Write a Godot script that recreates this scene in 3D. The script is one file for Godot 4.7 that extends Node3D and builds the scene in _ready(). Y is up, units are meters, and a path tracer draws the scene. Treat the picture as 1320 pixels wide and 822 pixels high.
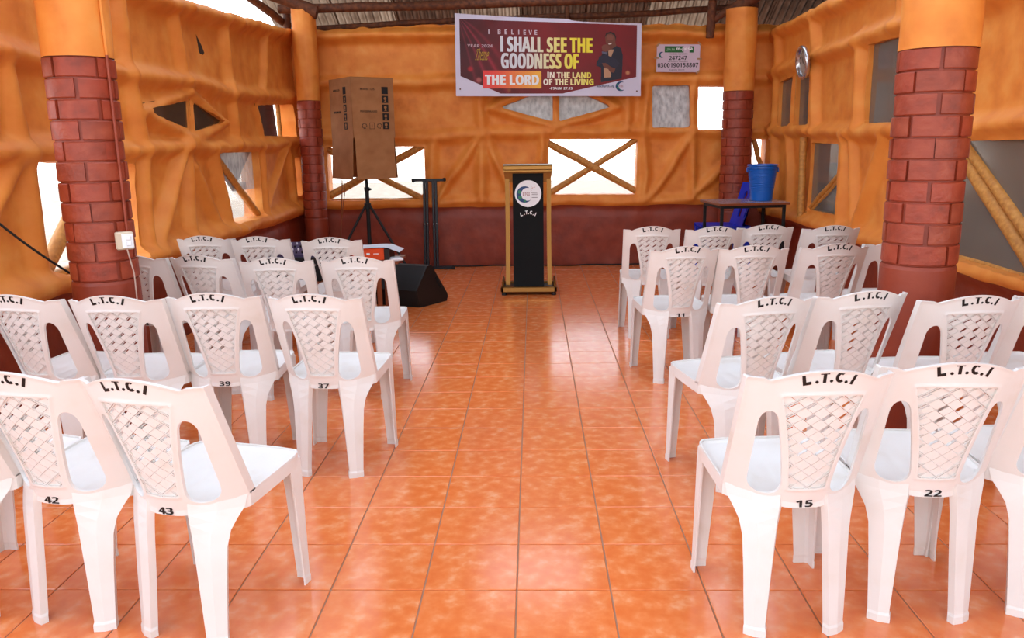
extends Node3D
# A church hall with mud-plastered walls: white plastic chairs in two blocks, a lectern, a banner.
# x runs across the hall, -z towards the platform wall, metres.

const W := 0.303                      # pitch of the floor tiles
const XL := -2.7                      # wall planes
const XR := 2.68
const ZB := -9.42
var M := {}
var used := {}
var rng := RandomNumberGenerator.new()
var bold: SystemFont
var plain: SystemFont
var serif: SystemFont

# ---------------------------------------------------------------- naming
func numbered(called: String) -> String:
	if not used.has(called):
		used[called] = 0
		return called
	used[called] += 1
	return "%s_%03d" % [called, used[called]]

func tag(o: Node, label: String, category: String, group := "") -> void:
	o.set_meta("label", label)
	o.set_meta("category", category)
	if group != "":
		o.set_meta("group", group)

func thing(called: String, label: String, category: String, at := Vector3.ZERO, turn := 0.0, group := "") -> Node3D:
	var o := Node3D.new()
	o.name = numbered(called)
	add_child(o, true)
	o.position = at
	o.rotation.y = turn
	tag(o, label, category, group)
	return o

func structure(called: String) -> Node3D:
	var o := Node3D.new()
	o.name = called
	add_child(o, true)
	o.set_meta("kind", "structure")
	return o

func obj(called: String, st: SurfaceTool, m: Material, parent: Node) -> MeshInstance3D:
	return put(called, st.commit(), m, parent)

func put(called: String, mesh: Mesh, m: Material, parent: Node) -> MeshInstance3D:
	var o := MeshInstance3D.new()
	o.name = called
	o.mesh = mesh
	o.material_override = m
	parent.add_child(o, true)
	return o

# ---------------------------------------------------------------- shapes
func begin() -> SurfaceTool:
	var st := SurfaceTool.new()
	st.begin(Mesh.PRIMITIVE_TRIANGLES)
	return st

func vert(st: SurfaceTool, p: Vector3, n: Vector3, uv := Vector2.ZERO) -> void:
	st.set_normal(n)
	st.set_uv(uv)
	st.add_vertex(p)

func tri(st: SurfaceTool, a: Vector3, b: Vector3, c: Vector3, na: Vector3, nb: Vector3, nc: Vector3) -> void:
	if (b - a).cross(c - a).dot(na + nb + nc) > 0.0:
		vert(st, a, na); vert(st, c, nc); vert(st, b, nb)
	else:
		vert(st, a, na); vert(st, b, nb); vert(st, c, nc)

func flat(st: SurfaceTool, a: Vector3, b: Vector3, c: Vector3, out: Vector3) -> void:
	var n := (b - a).cross(c - a)
	if n.length_squared() < 1e-16:
		return
	n = n.normalized()
	if n.dot(out) < 0.0:
		n = -n
	tri(st, a, b, c, n, n, n)

func quad(st: SurfaceTool, a: Vector3, b: Vector3, c: Vector3, d: Vector3, out: Vector3) -> void:
	flat(st, a, b, c, out)
	flat(st, a, c, d, out)

# rings of equal count, joined; flat faces
func loft(st: SurfaceTool, rings: Array, caps := true) -> void:
	for k in rings.size() - 1:
		var r0: PackedVector3Array = rings[k]
		var r1: PackedVector3Array = rings[k + 1]
		var c0 := Vector3.ZERO
		var c1 := Vector3.ZERO
		for i in r0.size():
			c0 += r0[i]
			c1 += r1[i]
		c0 /= r0.size()
		c1 /= r0.size()
		var axis := c1 - c0
		var area := Vector3.ZERO
		for i in r0.size():
			var j := (i + 1) % r0.size()
			area += (r0[i] - c0).cross(r0[j] - c0) + (r1[i] - c1).cross(r1[j] - c1)
		if axis.length() < 1e-6:
			axis = area
		var s := signf(area.dot(axis))
		for i in r0.size():
			var j := (i + 1) % r0.size()
			var e := (r0[j] - r0[i]) + (r1[j] - r1[i])
			quad(st, r0[i], r0[j], r1[j], r1[i], e.cross(axis) * s + (axis.normalized() * 1e-4))
	if caps:
		cap(st, rings[0], rings[1])
		cap(st, rings[rings.size() - 1], rings[rings.size() - 2])

func cap(st: SurfaceTool, ring: PackedVector3Array, inner: PackedVector3Array) -> void:
	var c := Vector3.ZERO
	var d := Vector3.ZERO
	for i in ring.size():
		c += ring[i]
		d += inner[i]
	c /= ring.size()
	d /= ring.size()
	# ears through a 2D triangulation so that L-shaped rings close rightly
	var n := Vector3.ZERO
	for i in ring.size():
		n += (ring[i] - c).cross(ring[(i + 1) % ring.size()] - c)
	if n.length() < 1e-12:
		return
	n = n.normalized()
	var ux := (ring[1] - ring[0]).normalized()
	var uy := n.cross(ux)
	var flat2 := PackedVector2Array()
	for p in ring:
		flat2.append(Vector2((p - c).dot(ux), (p - c).dot(uy)))
	var idx := Geometry2D.triangulate_polygon(flat2)
	for k in range(0, idx.size(), 3):
		flat(st, ring[idx[k]], ring[idx[k + 1]], ring[idx[k + 2]], c - d)

# chamfered box
func box(st: SurfaceTool, c: Vector3, size: Vector3, b := 0.0, basis := Basis.IDENTITY) -> void:
	var h := size * 0.5
	var rings := []
	if b <= 0.0:
		for y in [-h.y, h.y]:
			rings.append(PackedVector3Array([c + basis * Vector3(-h.x, y, -h.z), c + basis * Vector3(h.x, y, -h.z), c + basis * Vector3(h.x, y, h.z), c + basis * Vector3(-h.x, y, h.z)]))
	else:
		for q in [[-h.y, b], [-h.y + b, 0.0], [h.y - b, 0.0], [h.y, b]]:
			var y: float = q[0]
			var x: float = h.x - q[1]
			var z: float = h.z - q[1]
			var r := PackedVector3Array()
			for p in [[-x + b, -z], [x - b, -z], [x, -z + b], [x, z - b], [x - b, z], [-x + b, z], [-x, z - b], [-x, -z + b]]:
				r.append(c + basis * Vector3(p[0], y, p[1]))
			rings.append(r)
	loft(st, rings)

# round bar along a polyline, radius per point or one
func tube(st: SurfaceTool, pts: Array, r, sides := 8, caps := true) -> void:
	var n := pts.size()
	var rings := []
	var cs := []
	var prev := Vector3.ZERO
	for i in n:
		var t: Vector3 = (pts[mini(i + 1, n - 1)] - pts[maxi(i - 1, 0)]).normalized()
		var a := prev - t * prev.dot(t)
		if a.length() < 1e-3:
			a = t.cross(Vector3.UP if absf(t.y) < 0.9 else Vector3.RIGHT)
		a = a.normalized()
		prev = a
		var b := t.cross(a)
		var rr: float = r[i] if r is Array else r
		var ring := PackedVector3Array()
		var nn := PackedVector3Array()
		for k in sides:
			var w := TAU * k / sides
			var d := a * cos(w) + b * sin(w)
			ring.append(pts[i] + d * rr)
			nn.append(d)
		rings.append([ring, nn])
		cs.append(t)
	for i in n - 1:
		for k in sides:
			var j := (k + 1) % sides
			tri(st, rings[i][0][k], rings[i][0][j], rings[i + 1][0][j], rings[i][1][k], rings[i][1][j], rings[i + 1][1][j])
			tri(st, rings[i][0][k], rings[i + 1][0][j], rings[i + 1][0][k], rings[i][1][k], rings[i + 1][1][j], rings[i + 1][1][k])
	if caps:
		for e in [[0, -cs[0]], [n - 1, cs[n - 1]]]:
			var ring: PackedVector3Array = rings[e[0]][0]
			for k in range(1, sides - 1):
				flat(st, ring[0], ring[k], ring[k + 1], e[1])

# profile of [r, y] turned about the y axis
func lathe(st: SurfaceTool, prof: Array, sides := 32, c := Vector3.ZERO, smooth := false) -> void:
	for i in prof.size() - 1:
		var p: Array = prof[i]
		var q: Array = prof[i + 1]
		var seg := Vector2(q[0] - p[0], q[1] - p[1])
		if seg.length() < 1e-7:
			continue
		var pn := Vector2(seg.y, -seg.x).normalized()
		var na := pn
		var nb := pn
		if smooth:
			if i > 0:
				var s0 := Vector2(p[0] - prof[i - 1][0], p[1] - prof[i - 1][1]).normalized()
				na = (pn + Vector2(s0.y, -s0.x)).normalized()
			if i < prof.size() - 2:
				var s1 := Vector2(prof[i + 2][0] - q[0], prof[i + 2][1] - q[1]).normalized()
				nb = (pn + Vector2(s1.y, -s1.x)).normalized()
		for k in sides:
			var w0 := TAU * k / sides
			var w1 := TAU * (k + 1) / sides
			var d0 := Vector3(cos(w0), 0, sin(w0))
			var d1 := Vector3(cos(w1), 0, sin(w1))
			var a: Vector3 = c + d0 * p[0] + Vector3.UP * p[1]
			var b: Vector3 = c + d1 * p[0] + Vector3.UP * p[1]
			var e: Vector3 = c + d1 * q[0] + Vector3.UP * q[1]
			var f: Vector3 = c + d0 * q[0] + Vector3.UP * q[1]
			var n0 := d0 * na.x + Vector3.UP * na.y
			var n1 := d1 * na.x + Vector3.UP * na.y
			var n2 := d1 * nb.x + Vector3.UP * nb.y
			var n3 := d0 * nb.x + Vector3.UP * nb.y
			if p[0] > 1e-6:
				tri(st, a, b, e, n0, n1, n2)
			if q[0] > 1e-6:
				tri(st, a, e, f, n0, n2, n3)

# a sheet over a (u, v) grid, cut where sdf < 0: front and back surfaces and the edges between them
func plate(st: SurfaceTool, nu: int, nv: int, r: Rect2, sdf: Callable, front: Callable, back: Callable) -> void:
	var S := PackedFloat32Array()
	var F := PackedVector3Array()
	var B := PackedVector3Array()
	var N := PackedVector3Array()
	var su := nu + 1
	for j in nv + 1:
		for i in su:
			var u := r.position.x + r.size.x * i / nu
			var v := r.position.y + r.size.y * j / nv
			S.append(sdf.call(u, v))
			F.append(front.call(u, v))
			B.append(back.call(u, v))
	for j in nv + 1:
		for i in su:
			var du := F[j * su + mini(i + 1, nu)] - F[j * su + maxi(i - 1, 0)]
			var dv := F[mini(j + 1, nv) * su + i] - F[maxi(j - 1, 0) * su + i]
			var n := du.cross(dv).normalized()
			if n.dot(F[j * su + i] - B[j * su + i]) < 0.0:
				n = -n
			N.append(n)
	for j in nv:
		for i in nu:
			var a := j * su + i
			for t in [[a, a + 1, a + su + 1], [a, a + su + 1, a + su]]:
				var fp := []
				var bp := []
				var np := []
				var cut := []
				for k in 3:
					var p: int = t[k]
					var q: int = t[(k + 1) % 3]
					if S[p] >= 0.0:
						fp.append(F[p]); bp.append(B[p]); np.append(N[p]); cut.append(false)
					if (S[p] >= 0.0) != (S[q] >= 0.0):
						var w := S[p] / (S[p] - S[q])
						fp.append(F[p].lerp(F[q], w)); bp.append(B[p].lerp(B[q], w)); np.append(N[p].lerp(N[q], w).normalized()); cut.append(true)
				for k in range(1, fp.size() - 1):
					tri(st, fp[0], fp[k], fp[k + 1], np[0], np[k], np[k + 1])
					tri(st, bp[0], bp[k], bp[k + 1], -np[0], -np[k], -np[k + 1])
				if fp.size() < 3:
					continue
				var mid: Vector3 = Vector3.ZERO
				for p in fp:
					mid += p
				mid /= fp.size()
				for k in fp.size():
					var l := (k + 1) % fp.size()
					if cut[k] and cut[l]:
						quad(st, fp[k], fp[l], bp[l], bp[k], (fp[k] + fp[l]) * 0.5 - mid)

# polygon in (x, y), raised between two depths through a mapping (x, y, depth) -> point
func raised(st: SurfaceTool, poly: PackedVector2Array, d0: float, d1: float, at: Callable) -> void:
	var idx := Geometry2D.triangulate_polygon(poly)
	if idx.is_empty():
		return
	var c := Vector2.ZERO
	for p in poly:
		c += p
	c /= poly.size()
	var up: Vector3 = at.call(c.x, c.y, d1) - at.call(c.x, c.y, d0)
	for k in range(0, idx.size(), 3):
		var a := poly[idx[k]]
		var b := poly[idx[k + 1]]
		var e := poly[idx[k + 2]]
		flat(st, at.call(a.x, a.y, d1), at.call(b.x, b.y, d1), at.call(e.x, e.y, d1), up)
		flat(st, at.call(a.x, a.y, d0), at.call(b.x, b.y, d0), at.call(e.x, e.y, d0), -up)
	var s := -1.0 if Geometry2D.is_polygon_clockwise(poly) else 1.0
	for i in poly.size():
		var p := poly[i]
		var q := poly[(i + 1) % poly.size()]
		var o := (q - p).orthogonal() * -s
		var m := (p + q) * 0.5
		var out: Vector3 = at.call(m.x + o.x * 0.1, m.y + o.y * 0.1, d0) - at.call(m.x, m.y, d0)
		quad(st, at.call(p.x, p.y, d0), at.call(q.x, q.y, d0), at.call(q.x, q.y, d1), at.call(p.x, p.y, d1), -out)

func disc(c: Vector2, r: float, n := 24) -> PackedVector2Array:
	var p := PackedVector2Array()
	for i in n:
		p.append(c + Vector2.from_angle(TAU * i / n) * r)
	return p

# lettering: a TextMesh's points in a unit box (0..1 each way), then set where asked
func glyphs(text: String, font: Font) -> Dictionary:
	var t := TextMesh.new()
	t.text = text
	t.font = font
	t.font_size = 48
	t.pixel_size = 0.02
	t.depth = 0.02
	t.curve_step = 2.0
	var a := t.surface_get_arrays(0)
	var v: PackedVector3Array = a[Mesh.ARRAY_VERTEX]
	var lo := v[0]
	var hi := v[0]
	for p in v:
		lo = lo.min(p)
		hi = hi.max(p)
	var ix: PackedInt32Array = a[Mesh.ARRAY_INDEX] if a[Mesh.ARRAY_INDEX] else PackedInt32Array(range(v.size()))
	return {"v": v, "i": ix, "lo": lo, "size": hi - lo}

# box: [x0, y0, x1, y1] with y up; at: (x, y, depth) -> point; shade: x fraction -> Color or null
func letters(st: SurfaceTool, text: String, font: Font, b: Array, d0: float, d1: float, at: Callable, shade = null, slant := 0.0) -> void:
	var g := glyphs(text, font)
	var P := PackedVector3Array()
	var C := []
	for p in g.v:
		var q: Vector3 = (p - g.lo) / Vector3(g.size.x, g.size.y, maxf(g.size.z, 1e-6))
		var y: float = lerpf(b[1], b[3], q.y)
		var x: float = lerpf(b[0], b[2], q.x) + slant * (y - b[1])
		P.append(at.call(x, y, lerpf(d0, d1, q.z)))
		if shade:
			C.append(shade.call(q.x))
	var up: Vector3 = at.call(b[0], b[1], d1) - at.call(b[0], b[1], d0)
	for k in range(0, g.i.size(), 3):
		var a: Vector3 = g.v[g.i[k]]
		var e: Vector3 = g.v[g.i[k + 1]]
		var f: Vector3 = g.v[g.i[k + 2]]
		var n := (P[g.i[k + 1]] - P[g.i[k]]).cross(P[g.i[k + 2]] - P[g.i[k]])
		if n.length_squared() < 1e-20:
			continue
		n = -n.normalized()
		if absf(a.z - e.z) < 1e-6 and absf(a.z - f.z) < 1e-6:
			n = up.normalized() * (1.0 if a.z > g.lo.z + g.size.z * 0.5 else -1.0)
		var o := [g.i[k], g.i[k + 1], g.i[k + 2]]
		if (P[o[1]] - P[o[0]]).cross(P[o[2]] - P[o[0]]).dot(n) > 0.0:
			o = [g.i[k], g.i[k + 2], g.i[k + 1]]
		for w in o:
			if shade:
				st.set_color(C[w])
			vert(st, P[w], n)

# ---------------------------------------------------------------- materials
func noise_tex(seed_: int, freq: float, octaves: int, stops: Array, size := 512, stretch := Vector2.ONE) -> ImageTexture:
	var n := FastNoiseLite.new()
	n.seed = seed_
	n.frequency = freq
	n.fractal_octaves = octaves
	var src: Image
	src = n.get_seamless_image(int(size * stretch.x), int(size * stretch.y), false, false, 0.2, true)
	if stretch != Vector2.ONE:
		src.resize(size, size)
	src.convert(Image.FORMAT_L8)
	var data := src.get_data()
	var lut := PackedByteArray()
	var g := Gradient.new()
	g.offsets = PackedFloat32Array(stops.map(func(s): return s[0]))
	g.colors = PackedColorArray(stops.map(func(s): return s[1]))
	for k in 256:
		var c := g.sample(k / 255.0)
		lut.append(int(clampf(c.r, 0, 1) * 255)); lut.append(int(clampf(c.g, 0, 1) * 255)); lut.append(int(clampf(c.b, 0, 1) * 255))
	var px := PackedByteArray()
	px.resize(size * size * 3)
	for k in size * size:
		var v := data[k] * 3
		px[k * 3] = lut[v]; px[k * 3 + 1] = lut[v + 1]; px[k * 3 + 2] = lut[v + 2]
	return ImageTexture.create_from_image(Image.create_from_data(size, size, false, Image.FORMAT_RGB8, px))

func mat(c: Color, rough := 0.6, metal := 0.0) -> StandardMaterial3D:
	var m := StandardMaterial3D.new()
	m.albedo_color = c
	m.roughness = rough
	m.metallic = metal
	return m

func tex(t: Texture2D, scale: float, rough := 0.6, metal := 0.0, world := true) -> StandardMaterial3D:
	var m := mat(Color.WHITE, rough, metal)
	m.albedo_texture = t
	m.uv1_triplanar = true
	m.uv1_world_triplanar = world
	m.uv1_scale = Vector3.ONE * scale
	return m

func relief(m: StandardMaterial3D, t: Texture2D, strength: float) -> void:
	m.heightmap_enabled = true
	m.heightmap_texture = t
	m.heightmap_scale = strength

func materials() -> void:
	var grey := [[0.0, Color.BLACK], [1.0, Color.WHITE]]
	var bump := noise_tex(5, 0.03, 4, grey, 512)
	M.orange = tex(noise_tex(1, 0.012, 5, [[0.0, Color(0.80, 0.44, 0.13)], [0.35, Color(0.87, 0.51, 0.18)], [0.65, Color(0.90, 0.56, 0.22)], [1.0, Color(0.92, 0.62, 0.30)]]), 0.6, 0.62)
	relief(M.orange, bump, 0.25)
	M.red = tex(noise_tex(2, 0.012, 5, [[0.0, Color(0.47, 0.165, 0.08)], [0.5, Color(0.54, 0.20, 0.10)], [1.0, Color(0.60, 0.25, 0.14)]]), 0.7, 0.5)
	relief(M.red, bump, 0.2)
	M.bricks = []
	for k in 3:
		var b := tex(noise_tex(20 + k, 0.02, 5, [[0.0, Color(0.47, 0.17, 0.085)], [0.5, Color(0.55 + 0.02 * k, 0.215, 0.115)], [1.0, Color(0.63, 0.29, 0.18)]], 256), 2.0, 0.5)
		relief(b, bump, 0.2)
		M.bricks.append(b)
	M.tiles = []
	for k in 3:
		var t := tex(noise_tex(30 + k, 0.02, 6, [[0.0, Color(0.88, 0.44, 0.20)], [0.42, Color(0.905, 0.485, 0.245)], [0.62, Color(0.92, 0.53, 0.30)], [0.85, Color(0.935, 0.61, 0.41)], [1.0, Color(0.945, 0.67, 0.50)]]), 1.1, 0.17)
		t.uv1_offset = Vector3(0.3 * k, 0, 0.17 * k)
		t.metallic_specular = 0.7
		M.tiles.append(t)
	M.grout = mat(Color(0.64, 0.50, 0.40), 0.9)
	M.plastic = tex(noise_tex(40, 0.01, 5, [[0.0, Color(0.83, 0.79, 0.74)], [0.3, Color(0.87, 0.85, 0.825)], [1.0, Color(0.895, 0.885, 0.87)]]), 0.8, 0.36)
	M.bare = mat(Color(0.20, 0.13, 0.08), 0.95)
	M.ink = mat(Color(0.02, 0.02, 0.02), 0.5)
	M.white_ink = mat(Color(0.93, 0.93, 0.93), 0.6)
	M.wood = tex(noise_tex(50, 0.02, 4, [[0.0, Color(0.60, 0.38, 0.15)], [0.5, Color(0.74, 0.50, 0.21)], [1.0, Color(0.84, 0.62, 0.31)]], 512, Vector2(1, 1)), 2.4, 0.6)
	M.pole = tex(noise_tex(51, 0.02, 5, [[0.0, Color(0.22, 0.11, 0.06)], [0.5, Color(0.38, 0.20, 0.10)], [1.0, Color(0.52, 0.30, 0.15)]]), 1.3, 0.75)
	M.zinc = tex(noise_tex(52, 0.008, 5, [[0.0, Color(0.36, 0.27, 0.23)], [0.4, Color(0.60, 0.54, 0.50)], [1.0, Color(0.80, 0.75, 0.72)]]), 0.7, 0.32, 0.85)
	M.zinc_rust = tex(noise_tex(53, 0.012, 5, [[0.0, Color(0.20, 0.12, 0.08)], [0.5, Color(0.36, 0.24, 0.18)], [1.0, Color(0.58, 0.46, 0.40)]]), 0.9, 0.45, 0.6)
	M.gold = mat(Color(0.56, 0.40, 0.19), 0.34, 0.75)
	M.gold_edge = mat(Color(0.62, 0.62, 0.60), 0.3, 0.6)
	M.black = mat(Color(0.03, 0.03, 0.034), 0.55)
	M.panel = mat(Color(0.016, 0.016, 0.02), 0.6)
	M.panel.metallic_specular = 0.3
	M.matt_black = mat(Color(0.03, 0.03, 0.033), 0.7)
	M.steel_blue = mat(Color(0.07, 0.08, 0.11), 0.42, 0.2)
	M.card = tex(noise_tex(54, 0.01, 5, [[0.0, Color(0.56, 0.37, 0.21)], [0.5, Color(0.63, 0.43, 0.26)], [1.0, Color(0.69, 0.49, 0.31)]]), 1.0, 0.85)
	M.chrome = mat(Color(0.78, 0.78, 0.79), 0.22, 0.9)
	M.blue = mat(Color(0.02, 0.36, 0.72), 0.28)
	M.blue_chair = mat(Color(0.05, 0.20, 0.74), 0.35)
	M.white_paint = mat(Color(0.90, 0.90, 0.91), 0.45)
	M.formica = mat(Color(0.62, 0.55, 0.56), 0.2)
	M.brown_edge = mat(Color(0.50, 0.25, 0.11), 0.5)
	M.glass = pane(Color(0.85, 0.9, 0.9), 0.10)
	M.fibre = pane(Color(0.86, 0.88, 0.88), 0.12)
	M.frosted = mat(Color.WHITE, 0.25)
	M.frosted.transparency = BaseMaterial3D.TRANSPARENCY_ALPHA
	M.frosted.albedo_texture = smear_tex()
	M.frosted.uv1_triplanar = true
	M.frosted.uv1_world_triplanar = true
	M.frosted.uv1_scale = Vector3(1.6, 1.6, 1.6)
	M.dark_pane = pane(Color(0.22, 0.19, 0.16), 0.95)
	M.dirty = pane(Color(0.46, 0.43, 0.39), 0.78)
	M.earth = tex(noise_tex(60, 0.02, 4, [[0.0, Color(0.55, 0.47, 0.38)], [1.0, Color(0.72, 0.65, 0.56)]]), 0.2, 0.9)
	M.neighbour = tex(noise_tex(61, 0.02, 4, [[0.0, Color(0.36, 0.34, 0.31)], [1.0, Color(0.50, 0.47, 0.44)]]), 0.3, 0.9)

# dusty glass: streaked film of uneven thickness
func smear_tex() -> ImageTexture:
	var n := FastNoiseLite.new()
	n.seed = 9
	n.frequency = 0.02
	n.fractal_octaves = 5
	var src := n.get_seamless_image(512, 256)
	src.resize(256, 512)
	src.convert(Image.FORMAT_RGBA8)
	for j in 512:
		for i in 256:
			var v := src.get_pixel(i, j).r
			src.set_pixel(i, j, Color(0.60 + 0.25 * v, 0.61 + 0.25 * v, 0.62 + 0.25 * v, 0.935 - 0.10 * smoothstep(0.3, 0.9, v)))
	return ImageTexture.create_from_image(src)

func pane(c: Color, alpha: float) -> StandardMaterial3D:
	var m := mat(Color(c.r, c.g, c.b, alpha), 0.12)
	m.transparency = BaseMaterial3D.TRANSPARENCY_ALPHA
	return m

# ---------------------------------------------------------------- walls
func seg_dist(p: Vector2, a: Vector2, b: Vector2) -> float:
	var ab := b - a
	var t := clampf((p - a).dot(ab) / maxf(ab.length_squared(), 1e-9), 0.0, 1.0)
	return p.distance_to(a + ab * t)

func poly_sdf(p: Vector2, poly: PackedVector2Array) -> float:
	var d := 1e9
	for i in poly.size():
		d = minf(d, seg_dist(p, poly[i], poly[(i + 1) % poly.size()]))
	return -d if Geometry2D.is_point_in_polygon(p, poly) else d

# ribs: [radius, height, [points]] ; holes: polygons ; both in (u along the wall, v up)
func plaster(called: String, to: Callable, u0: float, u1: float, v0: float, top: Array, dado: float, ribs: Array, holes: Array, seed_: int, chips := []) -> Node3D:
	var root := structure(called)
	var n := FastNoiseLite.new()
	n.seed = seed_
	n.frequency = 1.5
	n.fractal_octaves = 3
	var segs := []
	for r in ribs:
		for i in r[2].size() - 1:
			segs.append([r[0], r[1], Vector2(r[2][i][0], r[2][i][1]), Vector2(r[2][i + 1][0], r[2][i + 1][1])])
	var hp := []
	for h in holes:
		var p := PackedVector2Array()
		for q in h:
			p.append(Vector2(q[0], q[1]))
		hp.append(p)
	var step := 0.026
	var topline := func(u: float) -> float:
		var y: float = top[0][1]
		for i in top.size() - 1:
			if u >= top[i][0]:
				y = lerpf(top[i][1], top[i + 1][1], clampf((u - top[i][0]) / (top[i + 1][0] - top[i][0]), 0, 1))
		return y + n.get_noise_1d(u * 2.0) * 0.03
	var dadoline := func(u: float) -> float:
		return dado + n.get_noise_1d(u * 0.6 + 40.0) * 0.03
	var hole_sdf := func(p: Vector2) -> float:
		var d := 1e9
		for h in hp:
			d = minf(d, poly_sdf(p, h))
		return d + n.get_noise_2d(p.x * 5.0, p.y * 5.0) * 0.005
	var height := func(u: float, v: float) -> float:
		var p := Vector2(u + n.get_noise_2d(u * 0.8, v * 0.8 + 9.0) * 0.03, v + n.get_noise_2d(u * 0.8 + 30.0, v * 0.8) * 0.03)
		var s := 0.0
		for g in segs:
			var d: float = seg_dist(p, g[2], g[3]) / g[0]
			if d < 2.2:
				s += pow(g[1] * exp(-pow(d * 1.15, 2.8)), 3.0)
		var h := pow(s, 1.0 / 3.0)
		var hd: float = hole_sdf.call(Vector2(u, v))
		h = maxf(h, 0.03 * exp(-pow(hd / 0.06, 2.0)))
		h = h * 1.3 + n.get_noise_2d(u * 0.5, v * 0.6) * 0.016 + n.get_noise_2d(u * 4.0, v * 4.0) * 0.003
		return h
	var vmax := 2.75
	var nu := int((u1 - u0) / step)
	var st := begin()
	plate(st, nu, int((vmax - 0.4) / step), Rect2(u0, 0.4, u1 - u0, vmax - 0.4),
		func(u, v): return minf(minf(hole_sdf.call(Vector2(u, v)), topline.call(u) - v), v - dadoline.call(u)),
		func(u, v): return to.call(u, v, height.call(u, v)),
		func(u, v): return to.call(u, v, -0.15))
	obj("plaster", st, M.orange, root)
	for c in chips:
		st = begin()
		var poly := PackedVector2Array()
		for q in c:
			poly.append(Vector2(q[0], q[1]))
		raised(st, poly, 0.0005, 0.002, func(u, v, d): return to.call(u, v, height.call(u, v) + d))
		obj("bare_patch", st, M.bare, root)
	st = begin()
	plate(st, nu, int((1.0 - v0) / 0.05), Rect2(u0, v0, u1 - u0, 1.0 - v0),
		func(u, v): return minf(hole_sdf.call(Vector2(u, v)), dadoline.call(u) - v),
		func(u, v): return to.call(u, v, lerpf(0.035, height.call(u, v), smoothstep(dado - 0.12, dado, v)) + n.get_noise_2d(u, v) * 0.015),
		func(u, v): return to.call(u, v, -0.15))
	obj("dado", st, M.red, root)
	return root

var windows := 0
# a window's own pieces: panes [material, polygon], bars [radius, a, b, offset]
func window(to: Callable, panes: Array, bars: Array, sit := -0.03) -> void:
	windows += 1
	var root := structure("window_%d" % windows)
	for p in panes:
		var poly := PackedVector2Array()
		for q in p[1]:
			poly.append(Vector2(q[0], q[1]))
		poly = Geometry2D.offset_polygon(poly, 0.04, Geometry2D.JOIN_MITER)[0]
		var st := begin()
		raised(st, poly, sit - 0.002, sit + 0.002, func(x, y, d): return to.call(x, y, d))
		obj("pane", st, p[0], root)
	for b in bars:
		var st := begin()
		var pts := []
		var rr := []
		var n := 6
		for k in n + 1:
			var t := float(k) / n
			var q: Vector2 = Vector2(b[1][0], b[1][1]).lerp(Vector2(b[2][0], b[2][1]), t)
			pts.append(to.call(q.x + rng.randf_range(-0.006, 0.006), q.y + rng.randf_range(-0.006, 0.006), b[3]))
			rr.append(b[0] * rng.randf_range(0.9, 1.1))
		tube(st, pts, rr, 9)
		obj(b[4] if b.size() > 4 else "brace", st, M.wood, root)

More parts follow.
